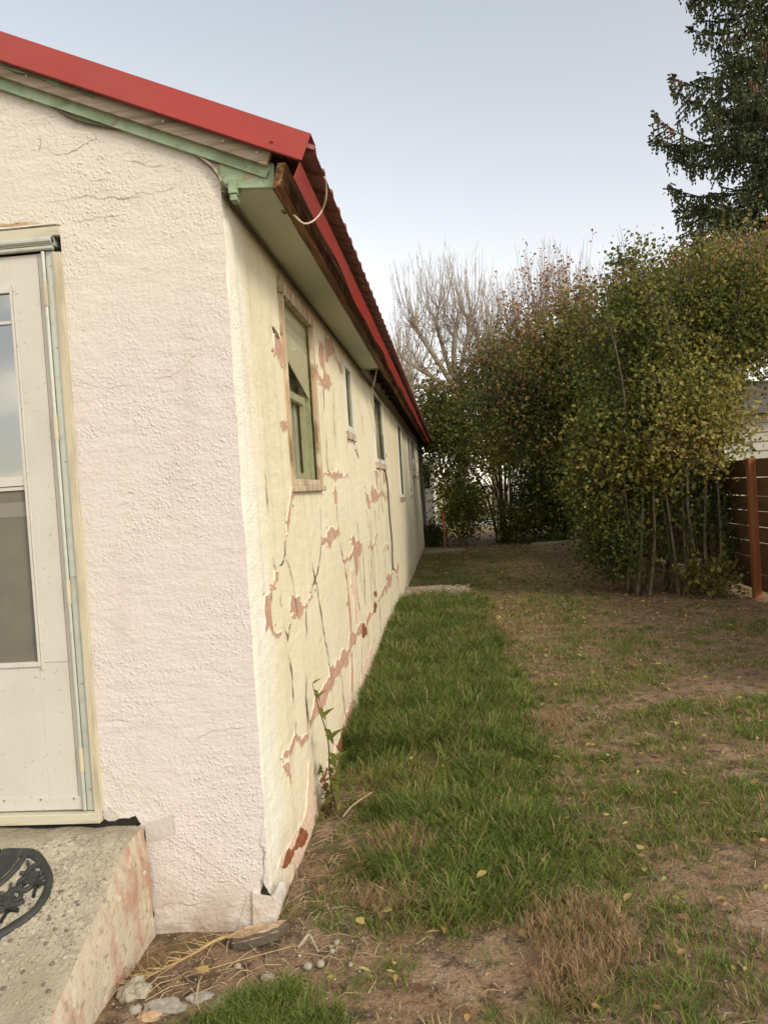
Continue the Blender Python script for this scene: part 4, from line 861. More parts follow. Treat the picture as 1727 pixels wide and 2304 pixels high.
shrub('ground_shrub', 'low leafy growth at the foot of the house wall by the stake', (-.5, 20.9), [(-.5, 20.6, .25, .35, .5, .33, 1)], 90, .07, 4, 25, lambda C, r: .25+r.normal(size=len(C))*.1, 16, .1, .15, sr=.008)
shrub('sapling', 'young yellow-green seedlings sprouting at the base of the fence', (3.35, 9.95), [(3.3, 9.9, .28, .35, .3, .26, 1), (3.0, 10.1, .3, .2, .2, .25, .4)], 60, .062, 6, 26, lambda C, r: .48+r.normal(size=len(C))*.08, 10, .08, .2, sr=.006)
shrub('orange_bush', 'small orange-brown bush in the bright gap past the end of the house', (.1, 29.5), [(.1, 29.5, .4, .7, .5, .4, 1)], 70, .09, 5, 27, lambda C, r: .87+r.normal(size=len(C))*.04, 14, .15, .2, sr=.01)
shrub('distant_bush', 'yellow-green bush standing in the field beyond the trailer', (.5, 36), [(.3, 36, 1.1, 1.0, .8, 1.1, 1)], 160, .12, 5, 28, lambda C, r: .62+r.normal(size=len(C))*.06, 14, .22, .2, sr=.02)

# bare pollarded trees
def bare(name, label, base, limbs, zsplit, shoots, seed, leafy=0, sl=(1.6, 3.0)):
    random.seed(seed); root = thing(name, (base[0], base[1], 0), label, 'tree', 'bare trees behind the shrubs')
    b = MB(); sp = Vector((base[0], base[1], zsplit)); b.tube([(base[0], base[1], -.1), sp.lerp(Vector((base[0], base[1], 0)), .5)+Vector((.08, 0, 0)), sp], [.30, .25, .22], 10)
    src = []
    for tx, tz, r_ in limbs:
        e = Vector((base[0]+tx, base[1]+random.uniform(-1.2, 1.2), tz)); m1 = sp.lerp(e, .5)+Vector((random.uniform(-.1, .1), 0, random.uniform(-.25, .05)))
        r_ *= .72; cu = catm([sp-Vector((0, 0, .3)), m1, e], 7); rr = [r_*(1.25-.45*k/len(cu)) for k in range(len(cu))]; rr[-1] *= 1.15; b.tube(cu, rr, 8)
        src += [(p, (e-sp).normalized()) for p in cu[7:]]*1+[(e, Vector((0, 0, 1)))]*6
        for s in range(2):
            k = random.randrange(6, len(cu)); e2 = cu[k]+Vector((random.uniform(-.5, .5), random.uniform(-.5, .5), random.uniform(.35, .8))); b.tube([cu[k], e2], [r_*.6, r_*.45], 6); src += [(e2, Vector((0, 0, 1)))]*4
    b.build('trunk', 'bare', root, smooth=True); t = MB(); LP = []
    for i in range(shoots):
        p, d = random.choice(src); l_ = random.uniform(*sl); az = random.uniform(0, 6.28); k = random.uniform(.05, .42)
        dd = Vector((math.cos(az)*k, math.sin(az)*k, 1)).normalized(); q1 = p+(dd+Vector((math.cos(az)*.35, math.sin(az)*.35, 0)))*l_*.3; q2 = q1+dd*l_*.35; q3 = q2+(dd+Vector((0, 0, .5))).normalized()*l_*.4
        t.tube([p, q1, q2, q3], [.017, .012, .008, .004], 4, cap=False)
        for s in range(random.randrange(2, 6)):
            u = random.random(); o_ = q1.lerp(q3, u); a2 = random.uniform(0, 6.28); e = o_+Vector((math.cos(a2)*.16, math.sin(a2)*.16, .36))*random.uniform(.5, 1.3); t.tube([o_, e], [.008, .004], 3, cap=False)
            if leafy and random.random() < leafy: LP += [e+Vector((random.gauss(0, .12), random.gauss(0, .12), random.gauss(0, .12))) for _ in range(5)]
        if leafy and random.random() < .35: LP += [q1.lerp(q2, random.random())+Vector((random.gauss(0, .15), random.gauss(0, .15), random.gauss(0, .2))) for _ in range(8)]
    for i in range(shoots):
        p, d = random.choice(src); az = random.uniform(0, 6.28); l_ = random.uniform(.5, 1.4); q1 = p+Vector((math.cos(az), math.sin(az), random.uniform(-.1, .6)))*l_*.5; q2 = q1+Vector((math.cos(az)*.4, math.sin(az)*.4, random.uniform(-.3, .8)))*l_*.6
        t.tube([p, q1, q2], [.013, .009, .004], 3, cap=False)
    t.build('branches', 'bare', root)
    if LP:
        LA = np.array([tuple(p) for p in LP]); r = np.random.default_rng(seed); V, Fc, T_ = leafmesh(LA, .13*r.uniform(.6, 1.2, len(LA)), np.clip(r.normal(.5, .2, len(LA)), 0, 1), seed=seed); npmesh('foliage', V, [Fc], 'rust', root, T_)
M['rust'] = foliage('rusty_leaves', [(0, (.22, .09, .05)), (.5, (.34, .15, .08)), (1, (.42, .24, .14))])
bare('bare_tree', 'bare pollarded tree with thick cut limbs and upright shoots, left of the shrubs', (.55, 34), [(-2.3, 7.2, .14), (-1.6, 8.4, .15), (-.75, 8.9, .13), (.15, 8.7, .17), (.75, 8.4, .13), (-2.6, 6.0, .12), (1.3, 7.2, .12)], 6.0, 330, 31)
bare('bare_tree', 'grey-trunked bare tree partly behind shrub tops, right of the pollarded one', (2.2, 37), [(-.5, 8.2, .14), (.3, 8.8, .15), (1.0, 8.4, .12), (-1.0, 7.4, .1)], 5.4, 170, 32, 0, (1.4, 2.6))
bare('bare_tree', 'bare tree with a few rusty orange leaves rising behind the middle of the shrubs', (5.3, 35), [(-1.7, 7.9, .13), (-.8, 8.7, .14), (.2, 9.0, .14), (1.2, 8.6, .12), (1.9, 7.8, .1)], 5.8, 260, 33, .14, (1.8, 3.3))
bare('bare_tree', 'low bare thicket tree just above the far end of the red roof', (-2.6, 30), [(-.8, 5.2, .10), (.3, 5.8, .11), (1.2, 5.2, .10), (1.9, 4.6, .08)], 3.2, 260, 34, 0, (.8, 1.8))

# spruce
M['needle'] = foliage('spruce_needles', [(0, (.030, .046, .022)), (.45, (.075, .095, .04)), (.75, (.13, .13, .055)), (.86, (.19, .115, .06)), (1, (.20, .11, .06))], .15, .7)
def spruce(base, hgt, z0):
    random.seed(41); r = np.random.default_rng(41); root = thing('spruce_tree', (base[0], base[1], 0), 'tall dark spruce with drooping twigs and brown cones at the top right', 'tree')
    b = MB(); b.tube([(base[0], base[1], -.1), (base[0], base[1], hgt*.5), (base[0], base[1], hgt)], [.28, .17, .02], 10); C = []; Dr = []; Tn = []; Ln = []; CN = []
    z = z0; tier = 0
    while z < hgt-.3:
        L_ = 3.3*(1-((z-z0)/(hgt-z0))**1.25*.82)*random.uniform(.8, 1.05); nb = 7
        for k in range(nb):
            a = 2*math.pi*(k+random.uniform(-.3, .3))/nb+tier*.45; ll = L_*random.uniform(.72, 1.1); d = Vector((math.cos(a), math.sin(a), 0)); zz_ = z+random.uniform(-.15, .15)
            P = [Vector((base[0], base[1], zz_))+d*ll*t+Vector((0, 0, (-.10*t+.42*t*t*t-.16*math.sin(t*3))*ll*.5)) for t in np.linspace(0, 1, 9)]
            b.tube(P, [.035*(1-.85*i/8) for i in range(9)], 5, cap=False); sd_ = d.cross(Vector((0, 0, 1)))
            m_ = int(ll*14)
            for j in range(m_):
                t = .12+.88*j/m_; f = t*8; i0 = min(7, int(f)); o_ = P[i0].lerp(P[i0+1], f-i0); s_ = random.choice((-1, 1)); wl = (.22+.62*(1-t)*t*2.2)*random.uniform(.6, 1.1)*min(1.2, ll*.55)
                e = o_+sd_*s_*wl+d*wl*.55+Vector((0, 0, random.uniform(-.10, .06))); tb = float(np.clip(r.normal(.42, .16), 0, 1)); 
                if zz_ < 6.0 and random.random() < .5: tb = .88
                nseg = max(3, int(wl/.055))
                for q in range(nseg):
                    u = (q+.5)/nseg; c = o_.lerp(e, u)+Vector((0, 0, -.05*u)); dv = (e-o_).normalized()
                    C.append(c); Dr.append(dv+Vector((random.gauss(0, .25), random.gauss(0, .25), random.gauss(0, .2)))); Tn.append(tb); Ln.append(.085)
                    if random.random() < .5:      # hanging twiglet
                        hl = random.uniform(.06, .24)*(1.25 if t > .2 else 1); nn = max(1, int(hl/.06))
                        for g_ in range(nn): C.append(c+Vector((random.gauss(0, .012), random.gauss(0, .012), -(g_+.6)*hl/nn))); Dr.append(Vector((random.gauss(0, .3), random.gauss(0, .3), -1))); Tn.append(tb); Ln.append(.075)
            for q in range(10): C.append(P[-1]+Vector((random.gauss(0, .05), random.gauss(0, .05), random.gauss(0, .04)))); Dr.append(d+Vector((random.gauss(0, .5), random.gauss(0, .5), random.gauss(.3, .4)))); Tn.append(.5); Ln.append(.09)
            if z > 7 and random.random() < .4:
                for q in range(7): CN.append(P[-1].lerp(P[-2], random.random())+Vector((random.gauss(0, .03), random.gauss(0, .03), 0)))
        z += .46+.14*random.random(); tier += 1
    C = np.array([tuple(c) for c in C]); Dr = np.array([tuple(c) for c in Dr]); Dr /= np.linalg.norm(Dr, axis=1, keepdims=True); Ln = np.array(Ln); Tn = np.array(Tn); n = len(C)
    V = []; Tt = []
    for s in range(2):                         # two crossed tapering blades per tuft
        q = r.normal(size=(n, 3)); sv = np.cross(Dr, q); sv /= np.linalg.norm(sv, axis=1, keepdims=True)
        wv = Ln[:, None]*.34; V.append(np.stack([C-Dr*Ln[:, None]*.55, C+sv*wv, C+Dr*Ln[:, None]*.65, C-sv*wv], 1))
    V = np.concatenate(V).reshape(-1, 3); npmesh('needles', V, [np.arange(len(V)).reshape(-1, 4)], 'needle', root, np.repeat(np.concatenate([Tn, Tn]), 4)+r.normal(size=len(V))*.03)
    b.build('trunk', 'spruceb', root)
    cb_ = MB()
    for c in CN: cb_.tube([c, c+Vector((0, 0, -.03)), c+Vector((0, 0, -.10)), c+Vector((0, 0, -.14))], [.008, .022, .020, .004], 6)
    tag(cb_.build('cones', 'cone', root), kind='stuff')
M['cone'] = mat('cone_brown', (.13, .07, .04), .8)
spruce((7.22, 16.6), 15.5, 4.6)

# ------------------------------------------------------------------ grass, straw, litter
def blades(P, ln, wd, lean, tint, seed, name, m_, label=None, az=None):
    r = np.random.default_rng(seed); n = len(P); a = r.uniform(0, 6.28, n); sd_ = np.stack([np.cos(a), np.sin(a), np.zeros(n)], -1)
    la = r.uniform(0, 6.28, n) if az is None else az; k = lean*r.uniform(.3, 1.3, n); ld = np.stack([np.cos(la)*k, np.sin(la)*k, np.zeros(n)], -1); up = np.array([0, 0, 1.])
    m1 = P+ln[:, None]*(up*.42+ld*.16); m2 = P+ln[:, None]*(up*.74+ld*.48)*1; h = np.clip(1-.38*k**1.5, .25, 1)[:, None]
    tip = P+ln[:, None]*(up*h*.95+ld*.98); w2 = wd[:, None]/2*sd_
    V = np.stack([P-w2, P+w2, m1-w2*.95, m1+w2*.95, m2-w2*.6, m2+w2*.6, tip], 1).reshape(-1, 3); b = (np.arange(n)*7)[:, None]
    F4 = np.concatenate([b+np.array([[0, 1, 3, 2]]), b+np.array([[2, 3, 5, 4]])]); F3 = b+np.array([[4, 5, 6]])
    o = npmesh(name, V, [F4, F3], m_, None, np.repeat(tint, 7)); tag(o, kind='stuff')
    if label: tag(o, label)
    return o
M['grass'] = foliage('grass_blades', [(0, (.062, .098, .016)), (.35, (.125, .185, .030)), (.6, (.225, .245, .060)), (.72, (.31, .27, .10)), (.82, (.34, .25, .12)), (1, (.42, .31, .17))], .3, .5)
LUSH = [(-.75, 3.9), (-.75, 10.1), (-.3, 10.9), (.25, 10.9), (.30, 8.3), (.42, 5.8), (.36, 4.5), (.37, 3.55), (.36, 3.1), (.15, 2.93), (-.02, 2.66), (-.24, 2.74), (-.34, 3.3), (-.42, 3.75), (-.55, 4.35)]
LUSH2 = [(-.90, 2.20), (-.86, 2.26), (-.80, 2.31), (-.73, 2.37), (-.60, 2.38), (-.47, 2.30), (-.40, 2.2), (-.4, 1.9), (-.9, 1.9)]
BARE = [[(.10, 2.85), (.29, 2.70), (.14, 2.45), (.1, 2.0), (-.35, 2.0), (-.33, 2.42), (-.15, 2.55)], [(-1.2, 2.76), (-.6, 2.76), (-.42, 2.60), (-.40, 2.45), (-.75, 2.46), (-1.2, 2.4)],
        [(.95, 5.65), (1.6, 6.0), (2.9, 6.6), (4.2, 7.0), (4.2, 6.2), (1.9, 5.5), (1.1, 5.3)], [(.75, 3.1), (1.2, 3.3), (1.6, 3.0), (1.2, 2.6), (.8, 2.8)], [(-.8, 2.8), (-.55, 3.0), (-.45, 3.6), (-.62, 4.3), (-.76, 4.3)],
        [(2.0, 8.0), (4.3, 8.6), (4.3, 10.5), (2.4, 10.6)], [(-.8, 10.95), (.3, 10.95), (.3, 10.2), (-.8, 10.3)]]
def sample(n, x0, x1, y0, y1, r): return r.uniform(x0, x1, n), r.uniform(y0, y1, n)
r = np.random.default_rng(5)
def clumps(x, y, per, rad, r):
    """blades round each clump centre, leaning away from it"""
    nb = r.integers(max(1, per//2), per*3//2, len(x)); k = np.repeat(np.arange(len(x)), nb); a = r.uniform(0, 6.28, len(k)); q = np.abs(r.normal(0, 1, len(k)))*(rad if np.isscalar(rad) else rad[k])
    X, Y = x[k]+np.cos(a)*q, y[k]+np.sin(a)*q; hd = r.uniform(0, 6.28, len(x)); la = np.arctan2(np.sin(a)*q/np.mean(rad)+.7*np.sin(hd[k])+r.normal(0, .35, len(k)), np.cos(a)*q/np.mean(rad)+.7*np.cos(hd[k])+r.normal(0, .35, len(k)))
    return X, Y, k, la
x, y = sample(9000, -.76, .6, 2.6, 11, r); jx = x+.08*vnoise(x, y, 2.5, 8)+.07*vnoise(x, y, 6, 88)+.09*vnoise(x, y, .9, 89); keep = inpoly(jx+r.normal(0, .10, len(x))*(x > 0), y+.08*vnoise(y, x, 2.2, 9)+r.normal(0, .05, len(x)), LUSH)
keep &= (r.random(len(x)) < np.clip(5.5/y, .35, 1)) & (vnoise(x, y, 1.7, 141) > -1.0+.5*r.random(len(x))) & ~((y > 3.85) & (y < 4.6) & (x < .0+.1*vnoise(x, y, 3, 4)) & (r.random(len(x)) < .8)); x, y = x[keep], y[keep]; hh = np.clip(r.normal(1, .30, len(x)), .4, 1.7)*np.clip(.5+(.42-x+.18*vnoise(x, y, 1.5, 61))*1.7, .35, 1); ct = r.normal(.35, .16, len(x))+.14*vnoise(x, y, 1.2, 77)
X, Y, k, la = clumps(x, y, 34, .030+.012*hh, r); ok = X > -.752; X, Y, k, la = X[ok], Y[ok], k[ok], la[ok]; n = len(X); ln = (.082+.028*(Y > 4.6))*hh[k]*r.uniform(.55, 1.45, n)
blades(np.stack([X, Y, gz(X, Y)-.005], -1), ln, (.0027+.0004*Y)*r.uniform(.6, 1.5, n), 1.05, np.where(r.random(n) < .10, r.normal(.80, .05, n), np.clip(ct[k]+r.normal(0, .09, n), 0, .78)), 51, 'lush_grass', 'grass', 'tall bright green grass growing in a strip along the cream wall', la)
print('lush', n)
x, y = sample(420, -.95, -.35, 1.9, 2.42, r); keep = inpoly(x+.02*vnoise(x, y, 5, 8), y+.02*vnoise(x, y, 6, 9), LUSH2); x, y = x[keep], y[keep]; X, Y, k, la = clumps(x, y, 30, .022, r); n = len(X)
blades(np.stack([X, Y, gz(X, Y)-.005], -1), r.uniform(.03, .075, n), .0028*r.uniform(.7, 1.3, n), .9, np.clip(r.normal(.42, .12, n), 0, .8), 52, 'grass_tuft', 'grass', 'green grass patch at the bottom edge beside the step', la)
x, y = sample(260, -.62, -.30, 2.72, 3.9, r); X, Y, k, la = clumps(x, y, 16, .018, r); n = len(X)
blades(np.stack([X, Y, gz(X, Y)-.004], -1), r.uniform(.012, .04, n), .0028*r.uniform(.6, 1.3, n), 1.2, np.clip(r.normal(.42, .16, n), 0, 1), 54, 'ground_weeds', 'grass', 'tiny low weeds on the dirt between the wall corner and the green strip', la)
x, y = sample(62000, -.76, 4.2, 2.0, 19.5, r); pz_ = vnoise(x, y, .55, 21)*.55+vnoise(x, y, 1.7, 22)*.5+vnoise(x, y, 4.5, 23)*.30
den = np.clip(.62+.70*pz_, .10, 1)*np.clip(4.2/y, .16, 1)
for q in BARE: den = np.where(inpoly(x+.08*vnoise(x, y, 2.1, 31)+.05*vnoise(x, y, 7, 35), y+.08*vnoise(x, y, 1.9, 32), q), den*.07, den)
den = np.where((y > 7.5) & (x > .4), den*.7, den); keep = (r.random(len(x)) < den) & ~((y > 9.6) & (x > 2.0)) & (x < 3.55)
x, y, pz_ = x[keep], y[keep], pz_[keep]; dry = np.clip(.40-.30*pz_+.25*(y > 6.5)+.25*(y > 10.5), .05, .95); dc = r.random(len(x)) < dry*.8; ct = np.where(dc, r.normal(.84, .07, len(x)), r.normal(.42, .12, len(x)))
gg = (y > 11.5) & (y < 17) & (x < .9) & (r.random(len(x)) < .75); ct = np.where(gg, r.normal(.36, .1, len(x)), ct)
X, Y, k, la = clumps(x, y, 13, .022+.004*y, r); ok = X > -.75; X, Y, k, la = X[ok], Y[ok], k[ok], la[ok]; n = len(X)
blades(np.stack([X, Y, gz(X, Y)-.004], -1), (.032+.022*np.clip(pz_[k], 0, 1))*r.uniform(.4, 1.7, n), (.0021+.0005*Y)*r.uniform(.6, 1.4, n), 1.15, np.clip(ct[k]+r.normal(0, .07, n), 0, 1), 53, 'lawn', 'grass', 'thin patchy lawn of green and dry blades over brown dirt', la)
print('lawn blades', n)
# dry straw tufts: tangled pale stems
M['strawf'] = foliage('straw', [(0, (.17, .105, .055)), (.5, (.33, .215, .115)), (1, (.46, .33, .18))], .1, .8)
def tuft(cx, cy, rad, n, h, seed, label, name='dry_tuft'):
    r = np.random.default_rng(seed); m_ = n//6; a = r.uniform(0, 6.28, m_); q = rad*np.sqrt(r.random(m_)); bx = cx+np.cos(a)*q*1.1; by = cy+np.sin(a)*q*1.2; k = np.repeat(np.arange(m_), 9); N = len(k)
    u = r.random(N)*.8; hh = h*r.uniform(.5, 1.3, m_); lx, ly = r.normal(0, .35, m_), r.normal(0, .35, m_)
    x = bx[k]+lx[k]*hh[k]*u; y = by[k]+ly[k]*hh[k]*u; z = gz(x, y)+hh[k]*u*.8; first = np.arange(N) % 9 < 2; z = np.where(first, gz(x, y), z)
    ln = np.where(first, hh[k]*1.1, hh[k]*.42)*r.uniform(.6, 1.3, N); az = np.where(first, np.arctan2(ly[k], lx[k]), r.uniform(0, 6.28, N))
    o = blades(np.stack([x, y, z], -1), ln, .0017*r.uniform(.6, 1.4, N), np.where(first, .6, 1.1), np.clip(r.normal(.5, .22, m_)[k]+r.normal(0, .08, N), 0, 1), seed, name, 'strawf', None, az)
    del o['kind']; tag(o, label, 'dry plant', 'dry brown tufts in the lawn')
tuft(.36, 2.66, .17, 2600, .085, 61, 'largest dry brown tuft, in the lower right lawn beside bare dirt')
tuft(.28, 2.42, .10, 1100, .07, 62, 'dry brown tuft at the bottom edge below the largest one')
tuft(-.31, 3.30, .13, 1500, .10, 63, 'dry brown tuft left of the lush green clump')
tuft(-.30, 2.90, .12, 1300, .09, 64, 'dry brown tuft nearest the house corner')
tuft(-.50, 4.15, .14, 600, .06, 65, 'flattened dry straw beside the weed at the wall')
tuft(-.15, 4.25, .16, 500, .05, 66, 'dry patch interrupting the green strip along the wall')
tuft(.55, 5.0, .13, 500, .09, 67, 'dry brown tuft right of the middle of the green strip')
tuft(.42, 8.2, .4, 1300, .12, 68, 'tall dry yellow grass at the far right edge of the green strip')
# loose straw on the dirt by the corner
def scatter_straw(n, x0, x1, y0, y1, l0, l1, seed):
    random.seed(seed); b = MB()
    for i in range(n):
        x, y = random.uniform(x0, x1), random.uniform(y0, y1)
        if x < -.76 and y > FY-.03: continue
        a = random.uniform(0, 6.28); l_ = random.uniform(l0, l1); z = float(gz(x, y))+.004; m1 = (x+math.cos(a)*l_/2+random.uniform(-.01, .01), y+math.sin(a)*l_/2+random.uniform(-.01, .01), z+random.uniform(.002, .022)); e = (x+math.cos(a)*l_, y+math.sin(a)*l_, z)
        b.tube([(x, y, z), m1, e], [.0012, .0014, .0007], 3, cap=False)
    return b
b = scatter_straw(420, -1.15, -.35, 2.30, 4.1, .03, .15, 71); o = b.build('loose_straw', 'twigcol'); tag(o, 'loose dry straw and fine twigs lying on the dirt by the corner', kind='stuff')
b = scatter_straw(1400, -.3, 2.6, 2.2, 9, .02, .08, 72); o = b.build('straw_bits', 'twigcol'); tag(o, 'short bits of dry straw scattered through the lawn', kind='stuff')
# long dry branch with side shoots by the step
br = MB(); P = [(-.895, 2.66, .03), (-.93, 2.60, .045), (-.98, 2.54, .04), (-1.06, 2.475, .03), (-1.13, 2.43, .02), (-1.19, 2.40, .012)]
br.tube(catm(P, 5), [.0075-.0055*i/25 for i in range(26)], 6); random.seed(73); CPn = catm(P, 5)
for i in range(44):
    s = CPn[random.randrange(6, 25)]; a = random.uniform(2.1, 4.6); l_ = random.uniform(.05, .16); m1 = s+Vector((math.cos(a)*l_*.5, math.sin(a)*l_*.4, random.uniform(-.005, .03))); e = s+Vector((math.cos(a)*l_, math.sin(a)*l_*.7+.02, -.015)); e.z = max(e.z, .004)
    br.tube([s, m1, e], [.0025, .0018, .001], 4, cap=False)
tag(br.build('fallen_branch', 'straw', smooth=True), 'long forked straw-yellow dead branch lying on the dirt beside the step', 'branch')
b = MB().tube(catm([(-.98, 2.46, .012), (-.88, 2.50, .02), (-.72, 2.58, .018), (-.62, 2.64, .01)]), .0022, 5); tag(b.build('stick', 'straw'), 'thin straight yellow stick lying in front of the stucco chunk', 'stick')
b = MB().tube(catm([(-.93, 2.47, .006), (-.915, 2.40, .025), (-.90, 2.33, .02), (-.86, 2.27, .006)]), .0025, 5); tag(b.build('stick', 'twigcol'), 'pale curved stick pointing to the bottom edge beside the rubble', 'stick')
b = MB().tube(catm([(-.63, 2.62, .008), (-.60, 2.66, .03), (-.575, 2.635, .012), (-.555, 2.60, .006)]), .004, 6); b.tube(catm([(-.60, 2.66, .03), (-.62, 2.635, .008)]), .003, 6); tag(b.build('root', 'stone2'), 'small pale twisted root on the dirt right of the stucco chunk', 'root')
b = MB().tube(catm([(-.62, 3.69, .01), (-.58, 3.78, .03), (-.49, 3.86, .06)]), .004, 6); tag(b.build('stick', 'twigcol'), 'pale stick leaning at the foot of the green weed by the wall', 'stick')
# chunk of fallen stucco
ck = thing('stucco_chunk', (-.8, 2.66, 0), 'rough broken chunk of stucco with pitted tan top and black edge at the house corner', 'rubble')
b = MB(); rock(b, (0, 0, 0), 1, (1, 1, 1), 0, 14, 3.3, .0)
vv = []
for v in b.v:
    a = math.atan2(v[1], v[0]); R_o = 1+.16*mn.noise((math.cos(a)*1.6, math.sin(a)*1.6, 2))+.10*mn.noise((math.cos(a)*5, math.sin(a)*5, 8)); q = math.hypot(v[0], v[1])**.55 if abs(v[2]) < .999 else 0
    hz2 = .014+.010*mn.noise((v[0]*2, v[1]*2, 5)) if v[2] > 0 else -.03; x_, y_ = math.cos(a)*q*R_o*.108, math.sin(a)*q*R_o*.050*(1+.15*(v[2] < 0)); z_ = .022+(hz2 if abs(v[2]) > .25 else 0)*1.0+x_*.14-y_*.22+.003*mn.noise((x_*90, y_*90, v[2]))
    vv.append((-.795+x_*math.cos(.2)-y_*math.sin(.2), 2.678+x_*math.sin(.2)+y_*math.cos(.2), z_+.006))
b.v = vv; f_t, f_b = MB(), MB(); f_t.v = vv; f_b.v = vv
for f in b.f:
    c_ = sum((Vector(vv[i]) for i in f), Vector())/len(f); e1, e2 = Vector(vv[f[1]])-Vector(vv[f[0]]), Vector(vv[f[2]])-Vector(vv[f[0]]); nz_ = e1.cross(e2).normalized().z if e1.cross(e2).length > 0 else 0
    (f_t if abs(nz_) > .55 and c_.z > .02 else f_b).f.append(f)
f_t.m = [0]*len(f_t.f); f_b.m = [0]*len(f_b.f); f_t.build('painted_face', 'tan', ck); f_b.build('tar_edge', 'tar', ck)
# pebbles
for c, r_, sq, m_, lb in [((-.578, 2.517), .0165, (1, 1, .8), 'stone', 'round grey pebble, larger of the touching pair on the dirt'), ((-.536, 2.532), .0145, (1, 1.15, .8), 'stone2', 'rough pale pebble touching the round grey one'),
                          ((-.505, 2.60), .011, (1.1, 1, .7), 'stone', 'small grey pebble just above the pair'), ((-.515, 2.63), .008, (1, 1, .8), 'stone2', 'tiny tan pebble above the small grey one'), ((-.498, 2.655), .012, (1, 1, .8), 'stone2', 'pale lumpy pebble furthest up the short row'),
                          ((-.43, 2.515), .009, (1, 1.2, .8), 'stone2', 'pinkish pebble by the grass edge right of the pair'), ((-.82, 2.52), .013, (1, 1, .7), 'stone2', 'white-tan pebble in front of the stucco chunk'), ((-.62, 2.59), .008, (1, 1, .7), 'stone', 'small grey pebble left of the row of pebbles')]:
    b = MB(); rock(b, (c[0], c[1], float(gz(*c))+r_*.55), r_, sq, 0, 3, r_*1000, .10); tag(b.build('pebble', m_, smooth=True), lb, 'pebble', 'pebbles on the dirt')
# rubble beside the step
for (x, y, r_, sq, m_, lb) in [(-1.125, 2.385, .050, (1, 1, .6), 'concrete', 'rough concrete lump against the step side below the dead branch'), (-1.00, 2.31, .055, (1.3, .7, .3), 'stone', 'flat grey stone at the bottom edge by the step'), (-1.03, 2.27, .03, (1.3, .8, .5), 'tan', 'orange-brown brick bit at the bottom edge by the step'),
                               (-.80, 2.33, .045, (1, 1.1, .35), 'concrete', 'flat concrete bit half under the bottom grass patch'), (-.90, 2.36, .030, (1.5, .8, .4), 'stone', 'grey rubble stone in the middle of the bottom dirt'), (-.70, 2.46, .020, (1.3, .8, .5), 'stone2', 'tan rubble bit just above the bottom grass patch'), (-1.09, 2.30, .022, (1, 1, .6), 'stone2', 'small tan stone between the concrete lump and the flat grey stone')]:
    b = MB(); rock(b, (x, y, r_*sq[2]*.5), r_, sq, 0, 4, x*10, .45); tag(b.build('rubble_stone', m_), lb, 'rubble', 'rubble beside the step')
# gravel
random.seed(81); b = MB()
for i in range(500):
    x, y = random.uniform(-.75, .2), random.uniform(10.4, 11.5); rock(b, (x, y, .112), random.uniform(.008, .022), (1, 1, .6), random.choice([0, 1, 2]), 0, i, .4)
for i in range(5500):
    x = random.choice([random.uniform(-1.18, .1), random.uniform(-.7, 2.6)]); y = 2.1+abs(random.gauss(0, 1.6))
    if x < -.74 and y > FY: continue
    rock(b, (x, y, float(gz(x, y))+.001), random.choice([random.uniform(.001, .003), random.uniform(.0015, .0055)]), (1, 1, .6), random.choice([0, 1, 2, 2, 2]), 0, i, .4)
tag(b.build('gravel', ['stone', 'stone2', 'clod']), 'fine gravel strewn over the dirt', kind='stuff')
# gravel slabs by the wall
for poly, lb in (([(-.80, 10.55), (-.2, 10.35), (.25, 10.3), (.15, 11.2), (-.2, 11.6), (-.80, 11.5)], 'grey gravelly concrete pad against the wall behind the green strip'), ([(-.7, 18.0), (.25, 18.1), (.2, 18.9), (-.7, 18.9)], 'far gravelly pad at the foot of the stake')):
    pj = jag(poly, .06, 3); b = MB(); b.prism([Vector((p.x, p.y, .11 if poly[0][1] < 12 else .05)) for p in pj], Vector((0, 0, -.16))); tag(b.build('gravel_pad', 'gravel'), lb, 'pad')
b = MB(); b.prism([Vector((1.9, 19.0, .05)), Vector((3.2, 19.3, .05)), Vector((3.2, 19.5, .05)), Vector((1.9, 19.2, .05))], Vector((0, 0, -.08))); tag(b.build('timber_edge', 'stone2'), 'pale edging board lying on the ground under the back shrubs', 'board')
# leaves
M['fall'] = foliage('fallen_leaves', [(0, (.10, .05, .025)), (.35, (.24, .13, .06)), (.6, (.38, .26, .10)), (.8, (.46, .37, .12)), (1, (.34, .36, .10))], .15, .6)
r = np.random.default_rng(91); n = 4600
y = np.concatenate([r.uniform(8, 20, n*2//3), r.uniform(2.2, 10, n//3)]); x = r.uniform(-.5, 3.6, len(y)); keep = (x > -.4+.10*(y-8)*(y > 8)*.2) & ((y > 8) | (r.random(len(y)) < .9)); x, y = x[keep], y[keep]
def flat_leaves(x, y, sz, tn, seed, name, parent=None):
    r = np.random.default_rng(seed); n = len(x); a = r.uniform(0, 6.28, n); u = np.stack([np.cos(a), np.sin(a), r.normal(0, .18, n)], -1); v = np.stack([-np.sin(a), np.cos(a), r.normal(0, .25, n)], -1)
    C = np.stack([x, y, gz(x, y)+.018+r.uniform(0, .02, n)], -1); up = np.array([0, 0, 1.])
    prof = [(-.5, 0, 0), (-.2, .28, .10), (.2, .24, .12), (.6, 0, .02), (.2, -.24, .12), (-.2, -.28, .10)]
    P = np.stack([C+sz[:, None]*(u*p+v*q+up*w_*r.uniform(0, 1.4, n)[:, None]) for p, q, w_ in prof], 1).reshape(-1, 3); b = (np.arange(n)*6)[:, None]
    return npmesh(name, P, [np.concatenate([b+np.array([[0, 1, 2, 3]]), b+np.array([[0, 3, 4, 5]])])], 'fall', parent, np.repeat(tn, 6))
